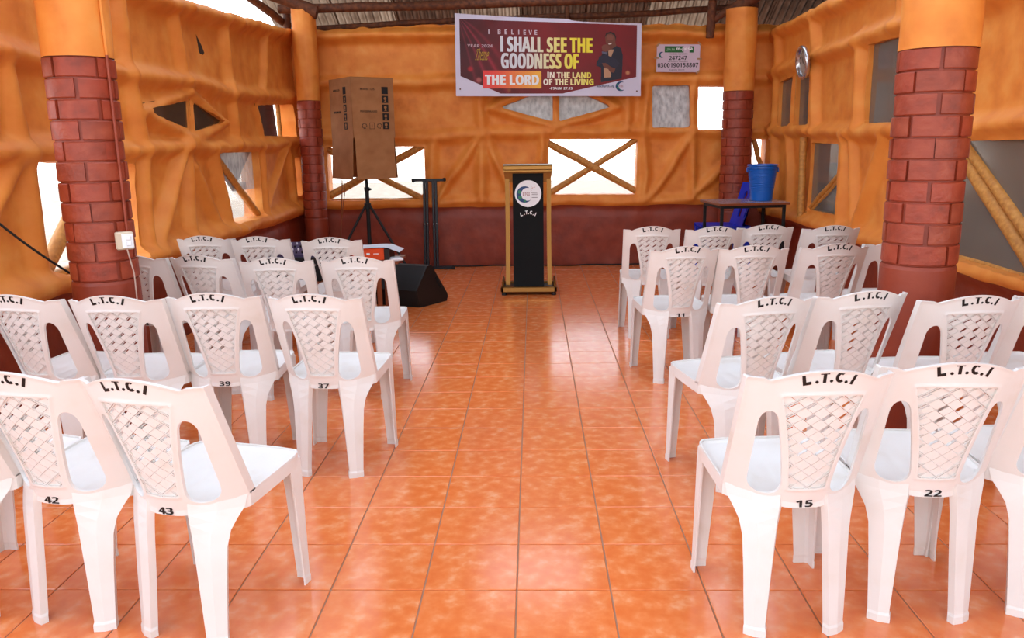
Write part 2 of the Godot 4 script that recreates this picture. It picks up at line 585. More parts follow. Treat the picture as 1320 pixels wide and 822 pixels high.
func walls() -> void:
	var tl := func(u: float, v: float, h: float) -> Vector3: return Vector3(XL + h, v, -u)
	var tr := func(u: float, v: float, h: float) -> Vector3: return Vector3(XR - h, v, -u)
	var tb := func(u: float, v: float, h: float) -> Vector3: return Vector3(u, v, ZB + h)
	# left wall
	var lbig := [[4.31, 1.35], [5.41, 1.31], [5.37, 0.69], [4.44, 0.69], [4.32, 0.76]]
	var ljamb := [[3.45, 1.84], [4.08, 1.82], [4.05, 1.44], [3.45, 1.44]]
	var ld1 := [[5.63, 1.67], [6.37, 1.76], [6.35, 1.55]]
	var ld2 := [[6.48, 1.76], [7.07, 1.62], [6.46, 1.53]]
	var lp4 := [[8.04, 1.80], [9.20, 1.86], [9.28, 1.51], [8.16, 1.51]]
	var lw5 := [[6.90, 1.36], [7.92, 1.36], [7.93, 0.74], [7.12, 0.74], [6.98, 1.1]]
	var lw6 := [[9.10, 1.28], [9.34, 1.28], [9.34, 0.85], [9.16, 0.85]]
	plaster("wall_left", tl, 3.3, 9.6, 0.0, [[3.3, 2.42], [6.5, 2.50], [7.6, 2.55], [9.6, 2.66]], 0.62, [
		[0.07, 0.06, [[5.48, 2.45], [5.50, 1.92], [5.58, 1.42], [5.54, 0.70]]],
		[0.06, 0.05, [[6.29, 2.45], [6.38, 1.92]]],
		[0.06, 0.055, [[7.30, 2.5], [7.33, 1.94], [7.43, 1.46]]],
		[0.06, 0.05, [[8.44, 2.55], [8.25, 1.89]]],
		[0.07, 0.06, [[3.3, 1.9], [5.49, 1.88], [6.38, 1.90], [7.32, 1.87], [9.5, 1.94]]],
		[0.07, 0.065, [[3.3, 1.40], [5.38, 1.40], [6.26, 1.42], [7.36, 1.41], [9.4, 1.46]]],
		[0.07, 0.07, [[6.27, 1.47], [5.62, 0.70]]],
		[0.07, 0.06, [[6.29, 1.47], [6.27, 0.70]]],
		[0.06, 0.04, [[6.42, 1.26], [6.88, 0.70]]],
		[0.06, 0.06, [[6.79, 1.41], [7.04, 0.70]]],
		[0.09, 0.09, [[3.3, 0.66], [7.17, 0.69], [9.35, 0.72]]],
		[0.08, 0.08, [[3.3, 2.38], [6.5, 2.46], [7.6, 2.51], [9.5, 2.62]]],
		[0.06, 0.06, [[8.03, 1.40], [8.02, 0.72]]], [0.05, 0.05, [[8.86, 1.40], [9.1, 0.75]]], [0.05, 0.05, [[8.05, 0.8], [8.85, 1.40]]],
		[0.07, 0.05, [[4.23, 1.9], [4.26, 1.38], [4.28, 0.7]]], [0.05, 0.05, [[5.6, 1.66], [6.42, 1.82], [7.12, 1.62], [6.42, 1.47], [5.6, 1.66]]],
		[0.07, 0.05, [[3.5, 0.7], [4.2, 1.38]]]],
		[lbig, ljamb, ld1, ld2, lp4, lw5, lw6], 11, [[[6.78, 2.30], [6.86, 2.22], [6.90, 2.17], [6.87, 2.15], [6.84, 2.155], [6.81, 2.15], [6.79, 2.17], [6.79, 2.22]]])
	window(tl, [], [[0.045, [4.34, 0.66], [5.2, 1.40], -0.06], [0.035, [4.3, 0.70], [5.4, 0.69], -0.07, "sill_bar"]])
	window(tl, [[M.dark_pane, ld1], [M.dark_pane, ld2]], [], 0.025)
	window(tl, [[M.dark_pane, [[8.04, 1.80], [8.52, 1.83], [8.6, 1.51], [8.16, 1.51]]]], [[0.03, [8.55, 1.87], [8.62, 1.48], -0.04, "mullion"], [0.025, [8.85, 1.87], [8.88, 1.48], -0.03, "mullion"]], 0.015)
	window(tl, [[M.frosted, [[6.90, 1.36], [7.92, 1.36], [7.92, 1.05], [7.35, 1.05]]], [M.glass, lw5]], [[0.03, [6.88, 1.37], [7.98, 0.72], -0.01], [0.022, [6.86, 1.39], [7.94, 0.75], -0.035]])
	window(tl, [], [[0.035, [9.06, 1.34], [9.2, 0.80], -0.02, "post"]])
	# platform wall
	var bd1 := [[-0.37, 1.80], [-0.06, 1.91], [0.23, 1.97], [0.23, 1.64]]
	var bd2 := [[0.30, 1.97], [0.62, 1.91], [0.90, 1.79], [0.30, 1.64]]
	var bx := [[0.18, 1.44], [1.19, 1.43], [1.18, 0.81], [0.18, 0.82]]
	var bp1 := [[1.34, 2.01], [1.76, 2.01], [1.78, 1.55], [1.35, 1.55]]
	var bp2 := [[1.85, 2.00], [2.20, 1.99], [2.20, 1.52], [1.86, 1.52]]
	var bxl := [[-2.36, 1.39], [-1.24, 1.38], [-1.24, 0.90], [-1.32, 0.78], [-2.36, 0.78]]
	var bc := [[2.47, 1.41], [2.63, 1.41], [2.63, 1.01], [2.49, 1.01]]
	plaster("wall_back", tb, -2.72, 2.72, 0.0, [[-2.72, 2.66], [-0.8, 2.70], [2.72, 2.64]], 0.69, [
		[0.07, 0.08, [[-2.6, 2.59], [-0.82, 2.60], [1.24, 2.56], [2.6, 2.55]]],
		[0.075, 0.06, [[-2.6, 2.09], [-0.84, 2.09], [2.6, 2.08]]],
		[0.075, 0.06, [[-2.6, 1.49], [-1.66, 1.48], [-0.41, 1.51], [1.26, 1.52], [2.6, 1.48]]],
		[0.06, 0.05, [[-2.6, 0.74], [2.6, 0.74]]],
		[0.07, 0.06, [[-1.14, 1.47], [-1.16, 0.75]]], [0.07, 0.06, [[-0.57, 2.09], [-0.58, 1.5], [-0.60, 0.75]]],
		[0.06, 0.06, [[-0.62, 1.46], [-1.10, 0.78]]], [0.06, 0.055, [[-0.54, 1.46], [-0.22, 0.80]]],
		[0.055, 0.07, [[0.11, 1.50], [0.10, 0.72]]], [0.06, 0.06, [[1.07, 2.09], [1.08, 1.52]]],
		[0.06, 0.06, [[1.27, 2.09], [1.28, 0.75]]], [0.055, 0.055, [[1.80, 2.09], [1.83, 0.75]]],
		[0.06, 0.06, [[1.80, 1.46], [1.33, 0.78]]], [0.06, 0.055, [[2.3, 1.22], [1.84, 0.78]]],
		[0.055, 0.06, [[-0.46, 1.79], [0.26, 1.57], [0.98, 1.77], [0.64, 1.94], [0.26, 2.02], [-0.06, 1.96], [-0.46, 1.79]]],
		[0.05, 0.05, [[0.265, 2.05], [0.265, 1.55]]]],
		[bd1, bd2, bx, bp1, bp2, bxl, bc], 12)
	window(tb, [[M.frosted, bd1], [M.frosted, bd2]], [[0.022, [0.265, 2.0], [0.265, 1.6], -0.02, "mullion"]])
	window(tb, [[M.glass, [[0.15, 1.47], [1.22, 1.46], [1.20, 0.78], [0.15, 0.79]]]], [[0.04, [0.14, 1.42], [1.22, 0.83], -0.01], [0.036, [1.21, 1.44], [0.14, 0.80], -0.02]])
	window(tb, [[M.frosted, bp1], [M.glass, bp2]], [[0.018, [1.32, 2.03], [1.34, 1.53], -0.03, "frame_bar"], [0.016, [1.32, 1.535], [1.8, 1.535], -0.03, "frame_bar"], [0.016, [1.32, 2.025], [1.8, 2.025], -0.03, "frame_bar"], [0.018, [1.80, 2.03], [1.81, 1.53], -0.03, "frame_bar"]])
	window(tb, [[M.glass, bxl]], [[0.042, [-2.40, 0.82], [-1.20, 1.42], -0.01], [0.038, [-2.40, 1.38], [-1.26, 0.77], -0.03], [0.02, [-2.38, 0.775], [-1.28, 0.785], -0.04, "sill_bar"]])
	window(tb, [], [[0.028, [2.48, 1.46], [2.64, 0.98], 0.0]])
	# right wall
	var rp1 := [[9.02, 2.00], [8.60, 2.03], [8.58, 1.54], [9.01, 1.54]]
	var rp2 := [[8.44, 2.05], [8.08, 2.05], [8.04, 1.54], [8.41, 1.54]]
	var rw2 := [[6.69, 2.12], [5.75, 2.12], [5.75, 1.52], [6.68, 1.52]]
	var rw3 := [[7.90, 1.37], [7.21, 1.36], [7.15, 0.75], [7.90, 0.74]]
	var rw4 := [[5.42, 1.38], [3.7, 1.40], [3.6, 0.66], [5.40, 0.67]]
	var rc := [[9.36, 1.40], [9.12, 1.40], [9.10, 1.05], [9.36, 1.05]]
	plaster("wall_right", tr, 3.3, 9.6, 0.0, [[3.3, 2.62], [7.5, 2.60], [9.6, 2.56]], 0.59, [
		[0.075, 0.07, [[3.3, 2.56], [7.5, 2.55], [9.5, 2.52]]],
		[0.075, 0.07, [[3.3, 2.20], [6.24, 2.20], [6.93, 2.17], [8.12, 2.15], [9.5, 2.10]]],
		[0.075, 0.07, [[3.3, 1.47], [6.95, 1.46], [7.99, 1.49], [9.5, 1.50]]],
		[0.07, 0.06, [[9.16, 2.58], [9.12, 1.48], [9.0, 0.6]]],
		[0.07, 0.06, [[8.06, 2.58], [7.95, 2.0], [7.83, 1.48]]],
		[0.07, 0.06, [[6.88, 2.2], [6.84, 1.52], [7.06, 1.42], [7.05, 0.66]]],
		[0.07, 0.06, [[6.30, 1.40], [6.68, 0.70]]], [0.06, 0.05, [[8.63, 1.45], [8.45, 0.66]]],
		[0.06, 0.05, [[6.95, 1.42], [6.75, 0.7]]], [0.06, 0.05, [[6.2, 2.58], [6.2, 2.2]]], [0.07, 0.06, [[5.62, 1.47], [5.6, 0.6]]],
		[0.09, 0.08, [[3.3, 0.62], [9.5, 0.63]]]],
		[rp1, rp2, rw2, rw3, rw4, rc], 13)
	window(tr, [[M.dirty, rp1], [M.dirty, rp2]], [[0.022, [8.525, 2.06], [8.50, 1.53], 0.0, "mullion"], [0.02, [8.47, 2.06], [8.44, 1.53], -0.01, "mullion"], [0.014, [9.04, 2.02], [9.03, 1.53], -0.03, "frame_bar"]], 0.0)
	window(tr, [[M.dirty, rw2]], [[0.014, [6.70, 2.12], [6.69, 1.52], -0.03, "frame_bar"]], 0.0)
	window(tr, [[M.dirty, rw3]], [[0.035, [8.06, 1.42], [8.0, 0.64], 0.06, "post"], [0.022, [7.92, 1.38], [7.92, 0.72], -0.02, "frame_bar"], [0.026, [7.94, 0.74], [7.10, 1.16], 0.0], [0.022, [7.94, 0.70], [7.10, 1.11], -0.01], [0.022, [7.96, 0.70], [7.1, 0.73], 0.01, "sill_bar"]], 0.0)
	window(tr, [[M.dirty, rw4]], [[0.05, [5.40, 1.42], [4.0, 0.50], -0.01], [0.036, [5.36, 1.49], [3.95, 0.585], 0.0], [0.022, [5.45, 0.67], [3.5, 0.66], -0.01, "sill_bar"], [0.02, [5.45, 1.385], [3.5, 1.405], -0.03, "frame_bar"]], 0.0)
	# stretches round the camera, opened for light; ground, added bounce slab, sky-blocking next building
	for s in [["wall_left_light_gap", XL - 0.075], ["wall_right_light_gap", XR + 0.075]]:  # parapet and lintel only: side openings invented to light the chairs
		var r := structure(s[0])
		var st := begin()
		box(st, Vector3(s[1], 0.75, -0.85), Vector3(0.15, 0.3, 4.9))
		box(st, Vector3(s[1], 2.6, -0.85), Vector3(0.15, 0.14, 4.9))
		obj("plaster", st, M.orange, r)
		st = begin()
		box(st, Vector3(s[1], 0.3, -0.85), Vector3(0.17, 0.6, 4.9))
		obj("dado", st, M.red, r)
	var rear := structure("wall_rear_light_gap")  # posts and lintel only: open rear made up to bring in light
	for q in [[-2.66, 1.6, 0.2, 3.2], [2.66, 1.6, 0.2, 3.2], [0.0, 3.3, 5.5, 0.25]]:
		var st := begin()
		box(st, Vector3(q[0], q[1], 1.62), Vector3(q[2], q[3], 0.15))
		obj("plaster", st, M.orange, rear)
	var out := structure("ground_outside")
	var st2 := begin()
	box(st2, Vector3(0, -0.25, -4), Vector3(60, 0.2, 60))
	obj("earth", st2, M.earth, out)
	st2 = begin()
	box(st2, Vector3(0, -0.12, 7.2), Vector3(16, 0.1, 11.0))
	obj("bounce_yard", st2, mat(Color(0.80, 0.79, 0.77), 0.9), out)  # unseen pale slab added to bounce neutral light onto the chair backs
	var nb := structure("wall_neighbour_screen")  # unseen wall, put here to keep the sky out of the right windows
	st2 = begin()
	box(st2, Vector3(4.4, 1.7, -6.5), Vector3(0.2, 3.7, 9.0))
	obj("blockwork", st2, M.neighbour, nb)

func pillar(at: Vector3, r: float, redtop: float, height: float, course: float, brick: float, low: float, label: String) -> Node3D:
	var rows := int((redtop - low) / course)
	var base := redtop - rows * course
	var root := thing("pillar", label, "pillar", at, 0.0, "round pillars of the hall")
	var st := begin()
	var n := FastNoiseLite.new()
	n.seed = int(at.x * 100.0)
	n.frequency = 1.2
	plate(st, 40, 24, Rect2(0, redtop, TAU, height - redtop), func(_u, _v): return 1.0,
		func(u, v): return Vector3(cos(u), 0, sin(u)) * (r + 0.004 + 0.012 * n.get_noise_3d(cos(u), v * 2.0, sin(u))) + Vector3.UP * v,
		func(u, v): return Vector3(cos(u), 0, sin(u)) * (r - 0.03) + Vector3.UP * v)
	obj("plaster_shaft", st, M.orange, root)
	st = begin()
	lathe(st, [[r - 0.008, 0.0], [r - 0.008, redtop + 0.01]], 40)
	obj("mortar_core", st, M.red, root)
	st = begin()
	lathe(st, [[r + 0.006, 0.0], [r + 0.004, base - 0.02], [r - 0.002, base - 0.004], [r - 0.01, base]], 40)
	obj("base", st, M.red, root)
	var per := int(round(TAU * r / brick))
	var arc := TAU / per
	# a few bricks of slightly unequal length, shared
	var shapes := []
	for k in 4:
		shapes.append(brick_mesh(r, course - 0.007, arc * [0.95, 0.90, 0.965, 0.93][k], 0.002 * k))
	for j in rows:
		var y := redtop - (j + 1) * course
		for i in per:
			var b := put("brick", shapes[rng.randi() % 4], M.bricks[rng.randi() % 3], root)
			b.position.y = y + 0.0035
			b.rotation.y = arc * (i + (0.5 if j % 2 else 0.0)) + rng.randf_range(-0.04, 0.04)
			b.rotation.z = rng.randf_range(-0.006, 0.006)
	return root

func brick_mesh(r: float, h: float, arc: float, proud: float) -> ArrayMesh:
	var st := begin()
	var seg := 5
	var prof := [[r - 0.02, 0.0], [r - 0.004 + proud, 0.0], [r + proud, 0.005], [r + proud, h - 0.005], [r - 0.004 + proud, h], [r - 0.02, h]]
	for k in seg:
		var a0 := -arc * 0.5 + arc * k / seg
		var a1 := a0 + arc / seg
		var d0 := Vector3(cos(a0), 0, sin(a0))
		var d1 := Vector3(cos(a1), 0, sin(a1))
		for i in prof.size() - 1:
			var p: Array = prof[i]
			var q: Array = prof[i + 1]
			var nn := Vector2(q[1] - p[1], -(q[0] - p[0])).normalized()
			var n0 := d0 * nn.x + Vector3.UP * nn.y
			var n1 := d1 * nn.x + Vector3.UP * nn.y
			var a: Vector3 = d0 * p[0] + Vector3.UP * p[1]
			var b: Vector3 = d1 * p[0] + Vector3.UP * p[1]
			var c: Vector3 = d1 * q[0] + Vector3.UP * q[1]
			var d: Vector3 = d0 * q[0] + Vector3.UP * q[1]
			tri(st, a, b, c, n0, n1, n1)
			tri(st, a, c, d, n0, n1, n0)
	for s in [-1.0, 1.0]:
		var d := Vector3(cos(arc * 0.5 * s), 0, sin(arc * 0.5 * s))
		var o: Vector3 = Vector3(-sin(arc * 0.5 * s), 0, cos(arc * 0.5 * s)) * s
		quad(st, d * prof[0][0], d * prof[2][0] + Vector3.UP * 0.004, d * prof[3][0] + Vector3.UP * (h - 0.004), d * prof[5][0] + Vector3.UP * h, o)
	return st.commit()

func floor_tiles() -> void:
	var root := structure("floor")
	var st := begin()
	box(st, Vector3(0, -0.06, -3.95), Vector3(5.6, 0.112, 11.4))
	obj("grout_bed", st, M.grout, root)
	st = begin()
	box(st, Vector3(0, -0.006, 0), Vector3(W - 0.005, 0.012, W - 0.005), 0.0016)
	var tile := st.commit()
	var rest := begin()
	var spots := []
	for j in range(-18, 25):
		for i in range(-8, 11):
			var c := Vector3((-1.2075 + i + 0.5) * W, 0, -(7.786 + j - 0.5) * W)
			if c.x < XL - 0.1 or c.x > XR + 0.1 or c.z < ZB - 0.1 or c.z > 1.6:
				continue
			var ahead := -c.z
			var seen := ahead > 1.55 and absf(c.x + 0.03) < ahead * 0.68 + 0.25
			spots.append([ahead if seen else 100.0 + absf(c.z), c])
	spots.sort_custom(func(a, b): return a[0] < b[0])
	for k in spots.size():
		var c: Vector3 = spots[k][1]
		var tilt := Vector3(rng.randf_range(-1, 1), 0, rng.randf_range(-1, 1)) * 0.0022
		if k < 300:
			var o := put("tile", tile, M.tiles[rng.randi() % 3], root)
			o.position = c
			o.rotation = tilt
		else:
			rest.append_from(tile, 0, Transform3D(Basis.from_euler(tilt), c))
	var m := obj("further_tiles", rest, M.tiles[0], root)
	m.set_meta("kind", "stuff")

# ---------------------------------------------------------------- roof
func sheet(parent: Node, a: Vector3, along: Vector3, across: Vector3, m: Material) -> void:
	var st := begin()
	var n := int(across.length() / 0.0095)
	var up := along.cross(across).normalized()
	if up.y < 0.0:
		up = -up
	plate(st, n, 2, Rect2(0, 0, 1, 1), func(_u, _v): return 1.0,
		func(u, v): return a + across * u + along * v + up * (0.017 * sin(u * across.length() / 0.088 * TAU) + 0.001),
		func(u, v): return a + across * u + along * v + up * (0.017 * sin(u * across.length() / 0.088 * TAU)))
	obj("roof_sheet", st, m, parent)

func roof() -> void:
	var root := structure("ceiling")
	var top := 3.45
	# long zinc bays around one inferred skylight and four added for light
	for q in [[-3.15, -2.6, -5.4, -9.0], [-1.85, -0.62, -5.4, -9.0], [-2.6, -1.85, -8.6, -9.0], [0.55, 1.85, -5.4, -9.0], [1.85, 2.55, -8.6, -9.0], [2.55, 2.75, -5.4, -9.0], [-0.62, 0.55, -5.4, -8.0], [-3.15, 2.75, 2.2, -0.6], [-3.15, -2.2, -0.6, -5.4], [-0.5, 0.5, -0.6, -5.4], [2.2, 2.75, -0.6, -5.4]]:
		sheet(root, Vector3(q[0], top, q[2]), Vector3(0, 0, q[3] - q[2]), Vector3(q[1] - q[0], 0, 0), M.zinc)
	for q in [[-8.0, -9.02, -0.62, 0.55], [-0.6, -5.4, -2.2, -0.5], [-0.6, -5.4, 0.5, 2.2], [-5.4, -8.6, -2.6, -1.85], [-5.4, -8.6, 1.85, 2.55]]:  # first is mirrored in the tiles; the other four are added for light
		var st := begin()
		box(st, Vector3((q[2] + q[3]) * 0.5, top + 0.02, (q[0] + q[1]) * 0.5), Vector3(q[3] - q[2], 0.004, q[0] - q[1]))
		obj("inferred_or_added_skylight", st, M.glass if q[0] < -7.0 else M.fibre, root)
	# back slope: separate sheets, some rusty
	var x := -3.1
	var k := 0
	while x < 4.1:
		var w := 0.76
		sheet(root, Vector3(x, top + 0.01 * (k % 2), -8.98), Vector3(0, -0.78, -1.5), Vector3(w, 0, 0), M.zinc if k in [0, 1, 3, 6] else M.zinc_rust)
		x += w - 0.02
		k += 1
	for j in 9:
		sheet(root, Vector3(2.70, top + 0.005 * (j % 2), 2.2 - j * 1.55), Vector3(1.5, -0.78, 0), Vector3(0, 0, -1.56), M.zinc_rust)
	# poles, each a thing of its own
	var poles := [
		["round roof pole spanning the hall above the platform wall", [Vector3(-2.75, 2.86, -9.22), Vector3(-0.6, 2.88, -9.24), Vector3(2.7, 2.93, -9.22)], 0.05],
		["thin dark wall plate pole lying on top of the platform wall", [Vector3(-2.6, 2.69, -9.5), Vector3(-0.8, 2.755, -9.52), Vector3(1.2, 2.78, -9.5), Vector3(2.5, 2.86, -9.5)], 0.035],
		["short vertical strut hanging down beside the phone payment notice", [Vector3(1.96, 3.1, -9.26), Vector3(1.94, 2.50, -9.30)], 0.045],
		["thin stick rising behind the banner's top edge", [Vector3(0.39, 3.1, -9.44), Vector3(0.40, 2.7, -9.46)], 0.025],
		["thick log leaning from the pillar beside the bucket table up to the roof", [Vector3(2.14, 2.74, -9.15), Vector3(2.42, 2.93, -8.9), Vector3(2.9, 3.25, -8.5)], 0.075],
		["thin pole crossing behind the pillar beside the bucket table", [Vector3(1.98, 2.68, -9.3), Vector3(2.5, 3.02, -9.0)], 0.04],
		["thick log leaning from the pillar beside the carton up to the roof", [Vector3(-2.30, 2.80, -9.1), Vector3(-2.6, 2.92, -9.0), Vector3(-3.05, 3.08, -8.7)], 0.07],
		["rough eaves pole along the top of the wall with diamond panes", [Vector3(-2.76, 2.74, -9.5), Vector3(-2.9, 2.95, -8.2), Vector3(-3.0, 3.2, -6.6)], 0.045],
		["short post between the wall top and eaves pole beside carton pillar", [Vector3(-2.72, 2.58, -9.38), Vector3(-2.72, 2.90, -9.40)], 0.045],
	]
	for p in poles:
		var pts := []
		var c := Curve3D.new()
		for q in p[1]:
			c.add_point(q)
		var n := 14
		var rr := []
		for i in n + 1:
			var t: float = float(i) / n * (p[1].size() - 1)
			pts.append(p[1][int(minf(t, p[1].size() - 1.001))].lerp(p[1][int(minf(t, p[1].size() - 1.001)) + 1], t - int(minf(t, p[1].size() - 1.001))) + Vector3(0, rng.randf_range(-0.006, 0.006), rng.randf_range(-0.006, 0.006)))
			rr.append(p[2] * rng.randf_range(0.9, 1.08))
		var st := begin()
		tube(st, pts, rr, 10)
		var o := obj(numbered("roof_pole"), st, M.pole, self)
		tag(o, p[0], "pole")
	# torn boards under the open eaves
	var bt := begin()
	box(bt, Vector3(-3.05, 2.93, -8.2), Vector3(0.5, 0.02, 0.16), 0.003, Basis(Vector3(0, 1, 0), 0.5) * Basis(Vector3(0, 0, 1), 0.1))
	tag(obj("eaves_board", bt, M.pole, self), "short rough board under the open eaves beside the log", "board")

# ---------------------------------------------------------------- chairs
func back_z(x: float, y: float) -> float:
	var t := (y - 0.44) / 0.38
	var zc := 0.212 + 0.105 * t
	var ze := 0.092 + 0.165 * t
	return zc + (ze - zc) * pow(minf(absf(x) / 0.198, 1.05), 2.0)

func smax(a: float, b: float, k: float) -> float:
	var h := maxf(k - absf(a - b), 0.0) / k
	return maxf(a, b) + h * h * k * 0.25

func panel_half(y: float) -> float:
	return 0.066 + 0.046 * pow(clampf((y - 0.43) / 0.28, 0.0, 1.4), 1.5)

func on_back(x: float, y: float, d: float) -> Vector3:
	return Vector3(x, y, back_z(x, y) + d)

func seat_edge(t: float) -> Vector2:        # rear edge of the seat: x -> z
	return Vector2(t, 0.205 - 0.115 * pow(absf(t) / 0.198, 2.0))

func make_chair() -> Node3D:
	var root := Node3D.new()
	root.name = "plastic_chair"
	var side := func(y: float) -> float: return 0.198
	var topline := func(x: float) -> float:
		var a := absf(x)
		var arch := 0.832 - 0.036 * pow(a / 0.145, 2.0)
		return lerpf(arch, 0.803, smoothstep(0.138, 0.156, a))
	var opening := func(x: float, y: float) -> float:     # lattice window, negative inside
		return maxf(absf(x) - (panel_half(y) - 0.016), maxf(y - (0.752 + 0.006 * (1.0 - pow(x / 0.1, 2.0))), 0.463 - y))
	var gap := func(x: float, y: float) -> float:         # side cut-outs, negative inside
		var a := absf(x)
		return smax(smax(panel_half(y) - a, a - (side.call(y) - 0.047), 0.03), smax(y - (0.722 - (a - 0.11) * 0.25), 0.434 - y, 0.01), 0.05)
	var st := begin()
	plate(st, 84, 88, Rect2(-0.21, 0.395, 0.42, 0.445),
		func(x, y):
			var bottom := 0.398 + 0.034 * smoothstep(0.06, 0.15, absf(x))
			var o := minf(minf(side.call(y) - absf(x), topline.call(x) - y), y - bottom)
			return minf(o, minf(opening.call(x, y), gap.call(x, y))),
		func(x, y):
			var lip := 0.004 * exp(-pow((side.call(y) - absf(x)) / 0.006, 2.0)) + 0.0035 * exp(-pow((topline.call(x) - y) / 0.006, 2.0)) + 0.004 * exp(-pow((opening.call(x, y) - 0.004) / 0.004, 2.0))
			return on_back(x, y, lip),
		func(x, y):
			var flange := 0.011 + 0.018 * smoothstep(0.012, 0.0, side.call(y) - absf(x))
			return on_back(x, y, -flange))
	obj("backrest", st, M.plastic, root)
	# lattice: thin plates between crossing ribs, slits along one side of every other plate
	var region := PackedVector2Array()
	for k in 9:
		var y := 0.460 + 0.298 * k / 8.0
		region.append(Vector2(panel_half(y) - 0.014, y))
	for k in 9:
		var y := 0.758 - 0.298 * k / 8.0
		region.append(Vector2(-(panel_half(y) - 0.014), y))
	var to_xy := func(p: float, q: float) -> Vector2: return Vector2((p + q) * 0.5 * 0.047, 0.612 + (p - q) * 0.5 * 0.0365)
	var lat := begin()
	for m in range(-7, 7):
		for n in range(-7, 7):
			var g0 := 0.02
			var g1 := 0.34 if (m + n) % 2 == 0 and (m - n) > -3 else 0.02
			var cell := PackedVector2Array([to_xy.call(m + g0, n + g1), to_xy.call(m + 1 - g0, n + g1), to_xy.call(m + 1 - g0, n + 0.98), to_xy.call(m + g0, n + 0.98)])
			for poly in Geometry2D.intersect_polygons(cell, region):
				raised(lat, poly, -0.009, -0.006, on_back)
	for m in range(-7, 8):
		for f in 2:
			for w in [-0.085, 0.085]:
				var strip := PackedVector2Array()
				for e in [[w - 0.035, -8.0], [w + 0.035, -8.0], [w + 0.035, 8.0], [w - 0.035, 8.0]]:
					strip.append(to_xy.call(m + e[0], e[1]) if f == 0 else to_xy.call(e[1], m + e[0]))
				for poly in Geometry2D.intersect_polygons(strip, region):
					raised(lat, poly, -0.006, 0.0, on_back)
	obj("lattice_panel", lat, M.plastic, root)
	# seat
	var seat := begin()
	var outline := func(x: float, z: float) -> float:
		var w := 0.1985 - 0.002 * clampf(-z, 0, 1)
		return -smax(smax(absf(x) - w, -0.222 + 0.018 * pow(absf(x) / 0.2, 4.0) - z, 0.05), z - seat_edge(x).y, 0.004)
	var seat_y := func(x: float, z: float) -> float:
		var a := atan2(x, z + 0.5) * 26.0
		var shell := 0.0016 * pow(absf(sin(a)), 6.0) * smoothstep(0.0, 0.1, z + 0.12) * smoothstep(0.17, 0.10, absf(x))
		return 0.432 + 0.010 * smoothstep(0.08, -0.2, z) - 0.012 * (1.0 - pow(absf(x) / 0.2, 2.0)) * smoothstep(-0.22, -0.05, z) + 0.006 * smoothstep(0.02, 0.0, outline.call(x, z)) - shell
	plate(seat, 42, 44, Rect2(-0.21, -0.23, 0.42, 0.445), outline,
		func(x, z): return Vector3(x, seat_y.call(x, z), z),
		func(x, z): return Vector3(x, seat_y.call(x, z) - 0.006, z))
	# skirt under the rim
	var rim := []
	for k in 25:
		rim.append(seat_edge(-0.198 + 0.396 * k / 24.0))
	rim.append_array([Vector2(0.198, -0.05), Vector2(0.197, -0.15), Vector2(0.192, -0.19), Vector2(0.176, -0.212), Vector2(0.1, -0.222), Vector2(0, -0.223), Vector2(-0.1, -0.222), Vector2(-0.176, -0.212), Vector2(-0.192, -0.19), Vector2(-0.197, -0.15), Vector2(-0.198, -0.05)])
	for k in rim.size():
		var a: Vector2 = rim[k]
		var b: Vector2 = rim[(k + 1) % rim.size()]
		var da := -0.045 if a.y < 0.12 else -0.030
		var db := -0.045 if b.y < 0.12 else -0.030
		var ya: float = seat_y.call(a.x, a.y) + 0.004
		var yb: float = seat_y.call(b.x, b.y) + 0.004
		var out := Vector3(a.x + b.x, 0, a.y + b.y)
		var ia := a * 0.975
		var ib := b * 0.975
		quad(seat, Vector3(a.x, ya, a.y), Vector3(b.x, yb, b.y), Vector3(b.x, yb + db, b.y), Vector3(a.x, ya + da, a.y), out)
		quad(seat, Vector3(ia.x, ya, ia.y), Vector3(ib.x, yb, ib.y), Vector3(ib.x, yb + db, ib.y), Vector3(ia.x, ya + da, ia.y), -out)
		quad(seat, Vector3(a.x, ya + da, a.y), Vector3(b.x, yb + db, b.y), Vector3(ib.x, yb + db, ib.y), Vector3(ia.x, ya + da, ia.y), Vector3.DOWN)
		quad(seat, Vector3(a.x, ya, a.y), Vector3(b.x, yb, b.y), Vector3(ib.x, yb, ib.y), Vector3(ia.x, ya, ia.y), Vector3.UP)
	obj("seat", seat, M.plastic, root)
	# legs
	for s in [-1.0, 1.0]:
		var rings := []
		for q in [[0.436, 0.066, 0.194, 0.199, 0.098], [0.405, 0.068, 0.190, 0.202, 0.108], [0.375, 0.071, 0.176, 0.203, 0.130], [0.345, 0.074, 0.164, 0.203, 0.148], [0.30, 0.077, 0.156, 0.204, 0.160], [0.20, 0.083, 0.152, 0.206, 0.172], [0.03, 0.094, 0.147, 0.212, 0.186], [0.022, 0.092, 0.149, 0.216, 0.188], [0.0, 0.092, 0.149, 0.217, 0.189]]:
			# [height, inner x, outer x, inner z, outer z]
			var i := Vector2(q[1], q[3])
			var o := Vector2(q[2], q[4])
			var d := (o - i).normalized()
			var inn := Vector2(-d.y, d.x)
			if inn.y > 0.0:
				inn = -inn
			var r := PackedVector3Array()
			for p in [i, i.lerp(o, 0.5) - inn * 0.006, o, o + inn * 0.028, o + inn * 0.028 - d * 0.006, o - d * 0.006 + inn * 0.006, i + d * 0.006 + inn * 0.006, i + d * 0.006 + inn * 0.022, i + inn * 0.022]:
				r.append(Vector3(p.x * s, q[0], p.y))
			rings.append(r)
		var leg := begin()
		loft(leg, rings)
		obj("leg", leg, M.plastic, root)
		rings = []
